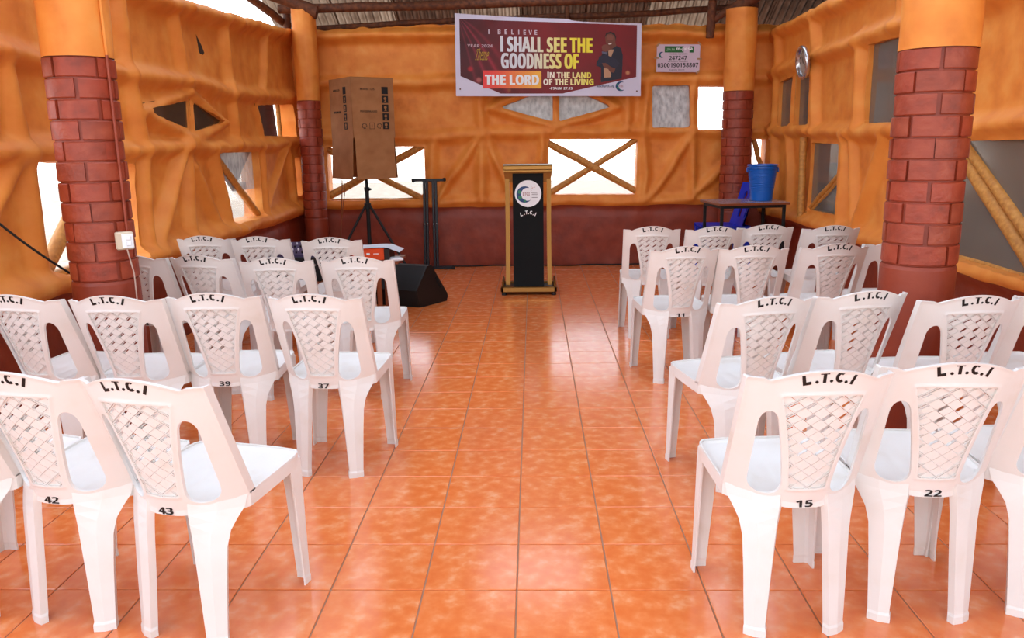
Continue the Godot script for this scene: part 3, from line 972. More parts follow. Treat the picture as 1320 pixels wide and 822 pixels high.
		for q in [[0.432, 0.192, -0.216, 0.085, 0.085], [0.39, 0.195, -0.214, 0.078, 0.075], [0.30, 0.197, -0.210, 0.068, 0.062], [0.03, 0.203, -0.204, 0.052, 0.046], [0.022, 0.205, -0.206, 0.054, 0.048], [0.0, 0.205, -0.206, 0.054, 0.048]]:
			var x: float = q[1]
			var z: float = q[2]
			var r := PackedVector3Array()
			for p in [[x - q[3], z], [x - 0.012, z], [x, z + 0.012], [x, z + q[4]], [x - 0.006, z + q[4]], [x - 0.008, z + 0.014], [x - 0.018, z + 0.007], [x - q[3], z + 0.007]]:
				r.append(Vector3(p[0] * s, q[0], p[1]))
			rings.append(r)
		leg = begin()
		loft(leg, rings)
		obj("leg", leg, M.plastic, root)
	# painted initials along the arch
	var ink := begin()
	initials(ink, 0.032, 0.0082, func(x: float) -> float: return 0.773 + 0.026 * (1.0 - pow(x / 0.1, 2.0)), 0.0, on_back)
	obj("painted_initials", ink, M.ink, root)
	return root

# hand-painted L.T.C.I in brush strokes of one width, set along a curve
func initials(st: SurfaceTool, h: float, w: float, line: Callable, mid: float, on: Callable) -> void:
	var k := h / 0.031
	for q in [["L", -0.055, 0.22], [".", -0.032, 0.1], ["T", -0.014, 0.06], [".", 0.003, 0.0], ["C", 0.024, -0.10], [".", 0.041, -0.2], ["I", 0.056, -0.40]]:
		var x0: float = q[1] * k
		var y0: float = line.call(x0)
		var turn: float = q[2]
		var polys := []
		match q[0]:
			"L": polys = [[[-0.3, 0], [-0.3, 1], [-0.3 + w / h, 1], [-0.3 + w / h, 0]], [[-0.3 + w / h, 0], [-0.3 + w / h, w / h], [0.34, w / h * 1.1], [0.34, 0]]]
			"T": polys = [[[-0.36, 1], [0.36, 1], [0.36, 1 - w / h], [-0.36, 1 - w / h]], [[-0.5 * w / h, 0], [-0.5 * w / h, 1 - w / h], [0.5 * w / h, 1 - w / h], [0.5 * w / h, 0]]]
			"I": polys = [[[-0.5 * w / h, 0], [-0.5 * w / h, 1], [0.5 * w / h, 1], [0.5 * w / h, 0]]]
			".":
				var d := []
				for e in 8:
					d.append([0.14 * cos(TAU * e / 8.0), 0.13 + 0.14 * sin(TAU * e / 8.0)])
				polys = [d]
			"C":
				for e in 9:
					var a0 := deg_to_rad(48 + 264.0 * e / 9.0)
					var a1 := deg_to_rad(48 + 264.0 * (e + 1) / 9.0)
					var c := []
					for p in [[a0, 1.0], [a1, 1.0], [a1, 0.0], [a0, 0.0]]:
						c.append([cos(p[0]) * (0.42 - (w / h if p[1] < 0.5 else 0.0)), 0.5 + sin(p[0]) * (0.5 - (w / h if p[1] < 0.5 else 0.0))])
					polys.append(c)
		for p in polys:
			var poly := PackedVector2Array()
			for e in p:
				var a: float = e[0] * h
				var b: float = e[1] * h
				poly.append(Vector2(x0 + mid + a * cos(turn) - b * sin(turn), y0 + a * sin(turn) + b * cos(turn)))
			raised(st, poly, 0.0004, 0.0014, on)

func add_chair(proto: Node3D, at: Array, number: String, label: String, group: String) -> void:
	var c: Node3D = proto.duplicate()
	c.name = numbered("plastic_chair")
	add_child(c, true)
	c.position = Vector3(at[0], 0, at[1])
	c.rotation.y = at[2]
	tag(c, label, "chair", group)
	if number != "":
		var st := begin()
		var w := 0.012 * number.length()
		letters(st, number, bold, [-w, 0.403, w, 0.424], 0.0, 0.0012, func(a, b, d): return Vector3(a, b, 0.2065 - 0.115 * pow(a / 0.198, 2.0) + d + 0.0002 + 0.012 * (b - 0.40)))
		obj("painted_number", st, M.ink, c)

func chairs() -> void:
	var proto := make_chair()
	var gl := "white chairs on the lectern's loudspeaker side"
	var gr := "white chairs on the bucket table's side"
	for q in [
		[[-0.994, -2.279, -0.236], "43", "white plastic chair numbered forty-three, at the aisle end of the rear row", gl],
		[[-1.374, -2.354, -0.190], "42", "white plastic chair numbered forty-two, next to chair forty-three", gl],
		[[-1.765, -2.395, -0.200], "", "white plastic chair beside chair forty-two, on the side away from forty-three", gl],
		[[-2.105, -3.510, -0.200], "", "white plastic chair nearest the switch pillar in the row of chair thirty-seven", gl],
		[[-1.722, -3.475, -0.028], "38", "white plastic chair numbered thirty-eight, in front of the switch pillar", gl],
		[[-1.340, -3.516, 0.010], "39", "white plastic chair numbered thirty-nine, between chairs thirty-seven and thirty-eight", gl],
		[[-0.880, -3.472, -0.084], "37", "white plastic chair numbered thirty-seven, at the aisle end of its row", gl],
		[[-2.244, -4.728, -0.100], "33", "white plastic chair half hidden behind the pillar with the switch box", gl],
		[[-1.816, -4.687, -0.203], "", "greyish white plastic chair one place in from the switch pillar", gl],
		[[-1.409, -4.550, 0.044], "", "white plastic chair in front of the sound desk, one place from the aisle", gl],
		[[-0.957, -4.557, 0.002], "", "white plastic chair at the aisle directly in front of the black wedge speaker", gl],
		[[-2.222, -5.657, -0.020], "", "white plastic chair in the row nearest the platform, beside the braced window wall", gl],
		[[-1.823, -5.579, -0.022], "", "white plastic chair in the row nearest the platform, before the sound desk", gl],
		[[-1.329, -5.481, 0.019], "", "white plastic chair just in front of the orange box table", gl],
		[[0.740, -2.323, 0.065], "15", "white plastic chair numbered fifteen, at the aisle end of the rear row", gr],
		[[1.149, -2.390, -0.036], "22", "white plastic chair numbered twenty-two, beside chair fifteen", gr],
		[[1.555, -2.424, 0.060], "", "white plastic chair beside chair twenty-two, on the side away from fifteen", gr],
		[[0.837, -3.324, 0.254], "", "white plastic chair turned outwards at the aisle, ahead of chair fifteen", gr],
		[[1.254, -3.428, 0.205], "", "white plastic chair second from the aisle, ahead of chair twenty-two", gr],
		[[1.649, -3.315, 0.080], "", "white plastic chair before the plain round pillar without a switch", gr],
		[[2.055, -3.390, 0.090], "", "white plastic chair between the plain pillar and the large braced window", gr],
		[[0.834, -4.841, 0.108], "11", "white plastic chair numbered eleven, at the aisle", gr],
		[[1.255, -4.858, 0.007], "", "white plastic chair next to chair eleven, away from the aisle", gr],
		[[1.699, -4.884, 0.099], "", "white plastic chair two places from chair eleven, towards the clock wall", gr],
		[[2.105, -5.018, 0.110], "", "white plastic chair half hidden behind the plain pillar without a switch", gr],
		[[0.845, -5.936, -0.048], "", "white plastic chair at the aisle in the row nearest the lectern", gr],
		[[1.251, -5.889, 0.034], "2", "white plastic chair numbered two, second from the aisle", gr],
		[[1.622, -5.976, 0.059], "", "white plastic chair right in front of the blue bucket table", gr],
		[[2.040, -5.866, 0.065], "", "white plastic chair in the row nearest the lectern, at the clock wall end", gr]]:
		add_chair(proto, q[0], q[1], q[2], q[3])
	proto.free()

# ---------------------------------------------------------------- furniture and fittings
func lectern() -> void:
	var t := thing("lectern", "gold-framed lectern with a black panel and a round white emblem", "lectern", Vector3(-0.047, 0, -7.66))
	var st := begin()
	# base: a frame of gold bars with a raised moulding, on black feet
	box(st, Vector3(0, 0.055, 0.16), Vector3(0.53, 0.05, 0.04), 0.006)
	box(st, Vector3(0, 0.055, -0.16), Vector3(0.53, 0.05, 0.04), 0.006)
	for s in [-1, 1]:
		box(st, Vector3(0.25 * s, 0.055, 0), Vector3(0.03, 0.05, 0.36), 0.006)
		box(st, Vector3(0.245 * s, 0.105, 0.0), Vector3(0.02, 0.06, 0.28), 0.008)
	obj("base_frame", st, M.gold, t)
	st = begin()
	box(st, Vector3(0, 0.045, 0), Vector3(0.48, 0.03, 0.30), 0.004)
	obj("base_plate", st, M.black, t)
	for s in [-1, 1]:
		for z in [-0.15, 0.15]:
			st = begin()
			lathe(st, [[0.0, 0.0], [0.022, 0.0], [0.024, 0.01], [0.016, 0.032], [0.0, 0.032]], 16, Vector3(0.235 * s, 0, z))
			obj("foot", st, M.matt_black, t)
	# bowed gold side posts
	for s in [-1.0, 1.0]:
		st = begin()
		var rings := []
		for k in 13:
			var y := 0.08 + 1.0 * k / 12.0
			var bow := 0.003 * sin(PI * k / 12.0) - 0.004 * (1.0 - k / 12.0)
			var x: float = (0.195 - bow) * s
			var z := 0.03 - 0.015 * sin(PI * k / 12.0)
			rings.append(PackedVector3Array([Vector3(x - 0.02, y, z - 0.03), Vector3(x + 0.02, y, z - 0.03), Vector3(x + 0.02, y, z + 0.03), Vector3(x - 0.02, y, z + 0.03)]))
		loft(st, rings)
		obj("side_post", st, M.gold, t)
	# black front panel, curved in its lower part
	var face := func(y: float) -> float: return 0.095 + 0.035 * pow(clampf((0.45 - y) / 0.4, 0, 1), 2.0) - 0.02 * smoothstep(0.3, 0.7, y)
	st = begin()
	plate(st, 4, 30, Rect2(-0.143, 0.07, 0.286, 1.06), func(_u, _v): return 1.0, func(u, v): return Vector3(u, v, face.call(v)), func(u, v): return Vector3(u, v, face.call(v) - 0.02))
	for s in [-1, 1]:
		for k in 30:
			var y0: float = 0.07 + 1.06 * k / 30
			var y1: float = 0.07 + 1.06 * (k + 1) / 30
			quad(st, Vector3(0.143 * s, y0, face.call(y0)), Vector3(0.143 * s, y1, face.call(y1)), Vector3(0.143 * s, y1, face.call(y1) - 0.02), Vector3(0.143 * s, y0, face.call(y0) - 0.02), Vector3(s, 0, 0))
	obj("front_panel", st, M.panel, t)
	# reading top: tray tilted to the speaker, grey lipped front edge
	st = begin()
	var rings2 := []
	for q in [[1.05, 0.205, 0.05, -0.10], [1.10, 0.218, 0.06, -0.14], [1.145, 0.224, 0.07, -0.2], [1.15, 0.226, 0.155, -0.2], [1.165, 0.226, 0.155, -0.2]]:
		rings2.append(PackedVector3Array([Vector3(-q[1], q[0], q[3]), Vector3(q[1], q[0], q[3]), Vector3(q[1], q[0], q[2]), Vector3(-q[1], q[0], q[2])]))
	loft(st, rings2)
	obj("reading_top", st, M.gold, t)
	st = begin()
	box(st, Vector3(0, 1.185, 0.15), Vector3(0.456, 0.045, 0.03), 0.008)
	obj("top_rail", st, M.gold, t)
	st = begin()
	box(st, Vector3(0, 1.213, 0.148), Vector3(0.452, 0.014, 0.026), 0.004)
	obj("top_edge", st, M.gold_edge, t)
	# emblem
	var em := begin()
	var on := func(x: float, y: float, d: float) -> Vector3: return Vector3(x, y, face.call(y) + d)
	raised(em, disc(Vector2(0, 0.945), 0.124, 40), 0.0005, 0.003, on)
	var emblem := obj("emblem", em, M.white_paint, t)
	logo(Vector2(-0.032, 0.938), 0.076, 0.0035, on, emblem, true)
	st = begin()
	initials(st, 0.034, 0.007, func(x: float) -> float: return 0.755 - 0.012 * pow(x / 0.05, 2.0), 0.0, on)
	obj("painted_initials", st, M.white_ink, t)

# the round globe mark with a red word on it
func logo(c: Vector2, r: float, d: float, on: Callable, parent: Node, words: bool) -> void:
	var blue := PackedVector2Array()
	for k in 25:
		blue.append(c + Vector2.from_angle(deg_to_rad(60 + 250.0 * k / 24.0)) * r)
	for k in 25:
		blue.append(c + Vector2(0.35 * r, 0.02 * r) + Vector2.from_angle(deg_to_rad(300 - 225.0 * k / 24.0)) * r * 0.78)
	var st := begin()
	raised(st, blue, d, d + 0.0008, on)
	obj("globe_crescent", st, mat(Color(0.03, 0.22, 0.42), 0.5), parent)
	for q in [[-0.62, 0.30, 0.22], [-0.55, -0.35, 0.24], [0.02, -0.78, 0.16]]:
		st = begin()
		raised(st, disc(c + Vector2(q[0], q[1]) * r, q[2] * r, 9), d + 0.0008, d + 0.0014, on)
		obj("globe_land", st, mat(Color(0.12, 0.48, 0.34), 0.5), parent)
	if words:
		st = begin()
		letters(st, "LTCI", bold, [c.x - 0.22 * r, c.y - 0.12 * r, c.x + 0.62 * r, c.y + 0.30 * r], d + 0.0008, d + 0.0016, on)
		obj("emblem_word", st, mat(Color(0.55, 0.07, 0.07), 0.6), parent)
		st = begin()
		for k in 4:
			box(st, on.call(c.x + r * (1.15 + 0.08 * (k % 2)), c.y + r * (0.22 - 0.2 * k), d + 0.0006), Vector3(r * (0.8 - 0.1 * (k % 2)), r * 0.07, 0.0008))
		box(st, on.call(c.x + r * 0.78, c.y + r * 0.1, d + 0.0006), Vector3(r * 0.04, r * 1.1, 0.0008))
		obj("emblem_lines", st, mat(Color(0.45, 0.42, 0.42), 0.6), parent)
		st = begin()
		for k in 9:
			var p := c + Vector2(0.95, 0.75) * r + Vector2.from_angle(k * 2.4) * r * 0.07 * k * 0.6
			raised(st, disc(p, r * 0.05, 6), d, d + 0.0006, on)
		obj("emblem_dots", st, mat(Color(0.80, 0.62, 0.60), 0.6), parent)

func banner() -> void:
	var t := thing("banner", "maroon and white printed vinyl banner hung under the roof above the lectern", "banner", Vector3(0, 0, 0))
	# corners on the wall, as hung: the end by the notice sags
	var TL := Vector3(-0.836, 2.792, -9.245)
	var TR := Vector3(1.189, 2.661, -9.245)
	var BL := Vector3(-0.844, 1.922, -9.245)
	var BR := Vector3(1.196, 1.892, -9.245)
	# print coordinates: x 78..1215 across, y 78..584 down
	var on := func(x: float, y: float, d: float) -> Vector3:
		var s := (x - 78.0) / 1137.0
		var top := 78.0 + 32.0 * s
		var v := (-y - top) / (584.0 - top)
		var p := TL.lerp(TR, s).lerp(BL.lerp(BR, s), v)
		var fold := 0.010 * sin(s * 9.0 + v * 2.0) * v + 0.012 * exp(-pow((s + v * 0.6 - 0.18) / 0.06, 2.0)) * (1.0 - v) - 0.010 * exp(-pow((s + v * 0.7 - 0.30) / 0.05, 2.0)) * (1.0 - v)
		return p + Vector3(0, 0, fold + d)
	var st := begin()
	plate(st, 60, 26, Rect2(78, -584, 1137, 506), func(u, v): return -v - (78.0 + 32.0 * (u - 78.0) / 1137.0) + 0.01 if v > -84.0 - 32.0 else 1.0, func(u, v): return on.call(u, minf(v, -(78.0 + 32.0 * (u - 78.0) / 1137.0)), 0.0), func(u, v): return on.call(u, minf(v, -(78.0 + 32.0 * (u - 78.0) / 1137.0)), -0.002))
	obj("cloth", st, mat(Color(0.80, 0.78, 0.86), 0.32), t)
	# printed maroon field: drapes and lights of the print itself, as a picture
	var img := print_image()
	var pm := mat(Color.WHITE, 0.55)
	pm.albedo_texture = ImageTexture.create_from_image(img)
	var field := PackedVector2Array([Vector2(106, -112), Vector2(1188, -128), Vector2(1186, -460), Vector2(735, -568), Vector2(355, -568), Vector2(107, -460)])
	st = begin()
	var nx := 60
	var ny := 30
	for j in ny:
		for i in nx:
			var cell := PackedVector2Array()
			for q in [[i, j], [i + 1, j], [i + 1, j + 1], [i, j + 1]]:
				cell.append(Vector2(105 + 1085.0 * q[0] / nx, -570 + 460.0 * q[1] / ny))
			for poly in Geometry2D.intersect_polygons(cell, field):
				var ix := Geometry2D.triangulate_polygon(poly)
				for k in range(0, ix.size(), 3):
					var ps := []
					for w in 3:
						ps.append(poly[ix[k + w]])
					if (ps[1] - ps[0]).cross(ps[2] - ps[0]) > 0.0:
						ps.reverse()
					for p in ps:
						vert(st, on.call(p.x, p.y, 0.0012), Vector3(0, 0, 1), Vector2((p.x - 105.0) / 1085.0, (-p.y - 110.0) / 460.0))
	st.generate_normals()
	obj("printed_field", st, pm, t)
	var grad := func(f: float) -> Color: return Color(0.66, 0.66, 0.70).lerp(Color(0.86, 0.72, 0.02), smoothstep(0.15, 0.85, f))
	var gm := mat(Color.WHITE, 0.4)
	gm.vertex_color_use_as_albedo = true
	for q in [["l SHALL SEE THE", [355, -307, 918, -210], grad], ["GOODNESS OF", [358, -410, 835, -315], func(f): return grad.call(f * 0.85)], ["lN THE LAND", [640, -468, 912, -430], func(f): return Color(0.85, 0.80, 0.70).lerp(Color(0.85, 0.70, 0.02), f)], ["OF THE LlVlNG", [615, -513, 927, -473], func(f): return Color(0.85, 0.80, 0.70).lerp(Color(0.85, 0.70, 0.02), f)]]:
		st = begin()
		for o in ([-3.0, 0.0, 3.0] if q[1][3] - q[1][1] > 60 else [-1.2, 1.2]):
			letters(st, q[0], bold, [q[1][0] + 3 + o, q[1][1], q[1][2] - 3 + o, q[1][3]], 0.0015, 0.0028 + 0.00005 * o, on, q[2])
		obj("lettering", st, gm, t)
	st = begin()
	raised(st, PackedVector2Array([Vector2(245, -535), Vector2(605, -535), Vector2(605, -425), Vector2(245, -425)]), 0.0012, 0.002, on)
	var bar := begin()
	for k in 18:
		var x0 := 245.0 + 20.0 * k
		bar.set_color(Color(0.80, 0.02, 0.02).lerp(Color(0.85, 0.42, 0.02), pow(k / 17.0, 1.5)))
		raised(bar, PackedVector2Array([Vector2(x0, -535), Vector2(x0 + 20, -535), Vector2(x0 + 20, -424), Vector2(x0, -424)]), 0.0013, 0.0026, on)
	obj("colour_bar", bar, gm, t)
	for q in [["THE LORD", [260, -512, 588, -450], bold, M.white_ink, 0.0], ["-PSALM 27:13", [655, -543, 795, -527], bold, M.white_ink, 0.0], ["YEAR 2024", [152, -282, 308, -264], bold, mat(Color(0.72, 0.60, 0.64), 0.5), 0.0], ["Theme", [196, -360, 274, -290], serif, mat(Color(0.70, 0.55, 0.08), 0.5), 0.25], ["ltcichurch.org", [945, -533, 1052, -511], bold, mat(Color(0.10, 0.22, 0.36), 0.6), 0.0]]:
		st = begin()
		for o in ([-2.5, 2.5] if q[0] == "THE LORD" else [0.0]):
			letters(st, q[0], q[2], [q[1][0] + o, q[1][1], q[1][2] + o, q[1][3]], 0.003, 0.004 + 0.00004 * o, on, null, q[4])
		obj("lettering", st, q[3], t)
	var tag_ink := mat(Color(0.80, 0.72, 0.76), 0.5)
	for q in [["l", 282, 6], ["B", 340, 18], ["E", 382, 15], ["L", 423, 15], ["l", 465, 6], ["E", 497, 15], ["V", 528, 21], ["E", 565, 15]]:
		st = begin()
		letters(st, q[0], bold, [q[1], -200, q[1] + q[2], -172], 0.003, 0.004, on)
		obj("letter", st, tag_ink, t)
	logo(Vector2(1092, -520), 32.0, 0.0016, on, t, false)
	st = begin()
	letters(st, "LTCI", bold, [1084, -526, 1106, -512], 0.003, 0.004, on)
	obj("emblem_word", st, mat(Color(0.55, 0.07, 0.07), 0.6), t)
	for q in [[104, -541], [1191, -551]]:
		st = begin()
		raised(st, disc(Vector2(q[0], q[1]), 5.0, 12), 0.0, 0.004, on)
		obj("eyelet", st, M.pole, t)

func print_image() -> Image:
	var w := 868
	var h := 368
	var img := Image.create(w, h, false, Image.FORMAT_RGB8)
	var n := FastNoiseLite.new()
	n.seed = 77
	n.frequency = 0.004
	var lights := [[168, 415, 17, Color(0.75, 0.08, 0.14)], [220, 483, 18, Color(0.72, 0.42, 0.40)], [1133, 432, 15, Color(0.80, 0.62, 0.40)], [405, 546, 12, Color(0.55, 0.30, 0.12)], [970, 487, 8, Color(0.6, 0.3, 0.2)]]
	for j in h:
		for i in w:
			var x := 105.0 + 1085.0 * i / w
			var y := 110.0 + 460.0 * j / h
			var c := Color(0.26, 0.01, 0.06).lerp(Color(0.46, 0.01, 0.05), clampf((x - 105.0) / 500.0, 0, 1))
			# satin drapes of the design, sweeping down from the corner
			var dx := x - 95.0
			var dy := y - 95.0
			var bow := dy - 0.0014 * dx * dx
			for q in [[0.55, 0.10, 0.14], [1.05, 0.12, 0.24], [1.9, 0.2, 0.20], [3.6, 0.5, 0.14]]:
				var s: float = exp(-pow((dy / maxf(dx, 1.0) - q[0] - 0.0016 * dx) / q[1], 2.0)) * q[2] * smoothstep(520.0, 150.0, dx)
				c = c + Color(0.9, 0.45, 0.55) * s
			c = c + Color(0.06, 0.0, 0.02) * n.get_noise_2d(x, y + bow * 0.2)
			for l in lights:
				var d: float = Vector2(x - l[0], y - l[1]).length() / l[2]
				if d < 1.5:
					c = c.lerp(l[3], 0.8 * smoothstep(1.4, 0.4, d))
			img.set_pixel(i, j, c)
	# the printed figure: a man in a dark jacket, one hand at his chin, arms folded
	var skin := Color(0.42, 0.22, 0.16)
	var cloth := Color(0.09, 0.08, 0.16)
	var pale := Color(0.72, 0.55, 0.42)
	for q in [
		[cloth, [[985, 300], [1010, 270], [1060, 258], [1090, 275], [1102, 320], [1100, 390], [1096, 470], [968, 495], [970, 400], [940, 388], [942, 362], [965, 335]]],
		[pale, [[1012, 285], [1048, 285], [1030, 335], [1015, 325]]],
		[skin, [[1000, 262], [1058, 245], [1062, 262], [1030, 285], [1010, 285]]],
		[Color(0.05, 0.03, 0.03), [[992, 205], [1000, 182], [1025, 172], [1050, 180], [1060, 205], [1058, 232], [1046, 215], [1000, 215]]],
		[skin, [[994, 205], [1005, 188], [1030, 182], [1050, 195], [1057, 220], [1055, 245], [1040, 262], [1015, 266], [998, 245]]],
		[Color(0.50, 0.27, 0.20), [[1005, 195], [1030, 190], [1045, 205], [1040, 225], [1008, 225]]],
		[Color(0.86, 0.80, 0.76), [[1012, 246], [1036, 243], [1030, 252], [1016, 253]]],
		[Color(0.47, 0.25, 0.19), [[972, 268], [985, 255], [1002, 252], [1022, 268], [1020, 290], [1000, 300], [978, 295]]],
		[Color(0.35, 0.36, 0.45), [[975, 297], [1005, 302], [1003, 318], [974, 308]]],
		[Color(0.12, 0.11, 0.20), [[958, 330], [1000, 318], [1060, 345], [1085, 372], [1060, 400], [990, 372], [945, 392]]],
		[skin, [[975, 372], [998, 370], [1030, 395], [1058, 405], [1050, 432], [1020, 428], [985, 395]]],
		[pale, [[985, 402], [1012, 408], [1032, 438], [1030, 462], [988, 465]]]]:
		var poly := PackedVector2Array()
		for p in q[1]:
			poly.append(Vector2((p[0] - 105.0) / 1085.0 * w, (p[1] - 110.0) / 460.0 * h))
		var lo := poly[0]
		var hi := poly[0]
		for p in poly:
			lo = lo.min(p)
			hi = hi.max(p)
		for j in range(int(lo.y), int(hi.y) + 1):
			for i in range(int(lo.x), int(hi.x) + 1):
				if i < w and j < h and Geometry2D.is_point_in_polygon(Vector2(i, j), poly):
					img.set_pixel(i, j, q[0])
	return img

func notice() -> void:
	var t := thing("payment_notice", "taped white paper notice with a green strip and account numbers", "notice", Vector3(1.61, 2.295, -9.335))
	t.rotation.z = -0.012
	var on := func(x: float, y: float, d: float) -> Vector3: return Vector3(x, y, d + 0.006 * sin(x * 9.0))
	var st := begin()
	plate(st, 20, 4, Rect2(-0.236, -0.145, 0.472, 0.29), func(_u, _v): return 1.0, func(u, v): return on.call(u, v - 0.02 * (u + 0.236) * (0.5 - v), 0.0), func(u, v): return on.call(u, v - 0.02 * (u + 0.236) * (0.5 - v), -0.001))
	obj("paper", st, mat(Color(0.80, 0.72, 0.78), 0.6), t)
	st = begin()
	raised(st, PackedVector2Array([Vector2(-0.15, 0.06), Vector2(0.165, 0.056), Vector2(0.165, 0.122), Vector2(-0.15, 0.126)]), 0.0005, 0.001, on)
	obj("green_strip", st, mat(Color(0.02, 0.36, 0.10), 0.5), t)
	for q in [["LIPA NA", [-0.135, 0.078, -0.04, 0.104], plain, mat(Color(0.65, 0.80, 0.66), 0.6)], ["m-pesa", [-0.025, 0.07, 0.15, 0.108], bold, M.white_ink], ["PAYBILL NUMBER", [-0.10, 0.036, 0.10, 0.050], bold, mat(Color(0.42, 0.40, 0.36), 0.6)], ["247247", [-0.098, -0.020, 0.095, 0.022], bold, M.ink], ["ACCOUNT NUMBER", [-0.11, -0.042, 0.105, -0.028], bold, mat(Color(0.42, 0.40, 0.36), 0.6)], ["0300190158807", [-0.222, -0.098, 0.222, -0.052], bold, M.ink], ["Equity Bank", [-0.092, -0.135, 0.075, -0.116], serif, mat(Color(0.2, 0.15, 0.15), 0.6)]]:
		st = begin()
		letters(st, q[0], q[2], q[1], 0.0012, 0.0018, on)
		obj("lettering", st, q[3], t)
	logo(Vector2(-0.18, 0.035), 0.032, 0.0008, on, t, false)
	for q in [[-0.225, 0.14, 0.8], [0.225, 0.15, -0.8], [-0.24, 0.0, 0.0], [0.232, -0.01, 0.0], [0.22, -0.15, 0.7]]:
		st = begin()
		box(st, Vector3(q[0], q[1], 0.008), Vector3(0.05, 0.018, 0.001), 0.0, Basis(Vector3(0, 0, 1), q[2]))
		obj("tape", st, mat(Color(0.66, 0.50, 0.34), 0.4), t)

func clock() -> void:
	var t := thing("wall_clock", "round silver-rimmed wall clock leaning off the wall of dim windows", "clock", Vector3(2.56, 2.11, -7.98))
	t.rotation = Vector3(0, -PI / 2, 0)
	t.rotate_object_local(Vector3.RIGHT, 0.12)
	var st := begin()
	var ring := []
	# rim, turned about the dial axis (local z)
	var prof := [[0.118, 0.012], [0.128, 0.036], [0.142, 0.042], [0.152, 0.034], [0.156, 0.015], [0.15, 0.0], [0.118, 0.0]]
	var lt := begin()
	lathe(lt, prof, 48, Vector3.ZERO, true)
	st.append_from(lt.commit(), 0, Transform3D(Basis(Vector3.RIGHT, PI / 2), Vector3.ZERO))
	obj("rim", st, M.chrome, t)
	var flat_on := func(x: float, y: float, d: float) -> Vector3: return Vector3(x, y, d)
	st = begin()
	raised(st, disc(Vector2.ZERO, 0.122, 40), 0.004, 0.012, flat_on)
	var dial := obj("dial", st, mat(Color(0.62, 0.58, 0.54), 0.35), t)
	for k in 12:
		var a := PI / 2 - TAU * (k + 1) / 12.0
		var p := Vector2.from_angle(a) * 0.094
		st = begin()
		var s := str(k + 1)
		letters(st, s, bold, [p.x - 0.007 * s.length(), p.y - 0.010, p.x + 0.007 * s.length(), p.y + 0.010], 0.012, 0.013, flat_on)
		obj("numeral", st, M.ink, dial)
	for q in [[0.060, 0.007, 1.9], [0.09, 0.005, -0.4]]:
		st = begin()
		box(st, Vector3(cos(q[2]) * q[0] * 0.5, sin(q[2]) * q[0] * 0.5, 0.016), Vector3(q[0], q[1], 0.002), 0.0, Basis(Vector3(0, 0, 1), q[2]))
		obj("hand", st, M.ink, t)

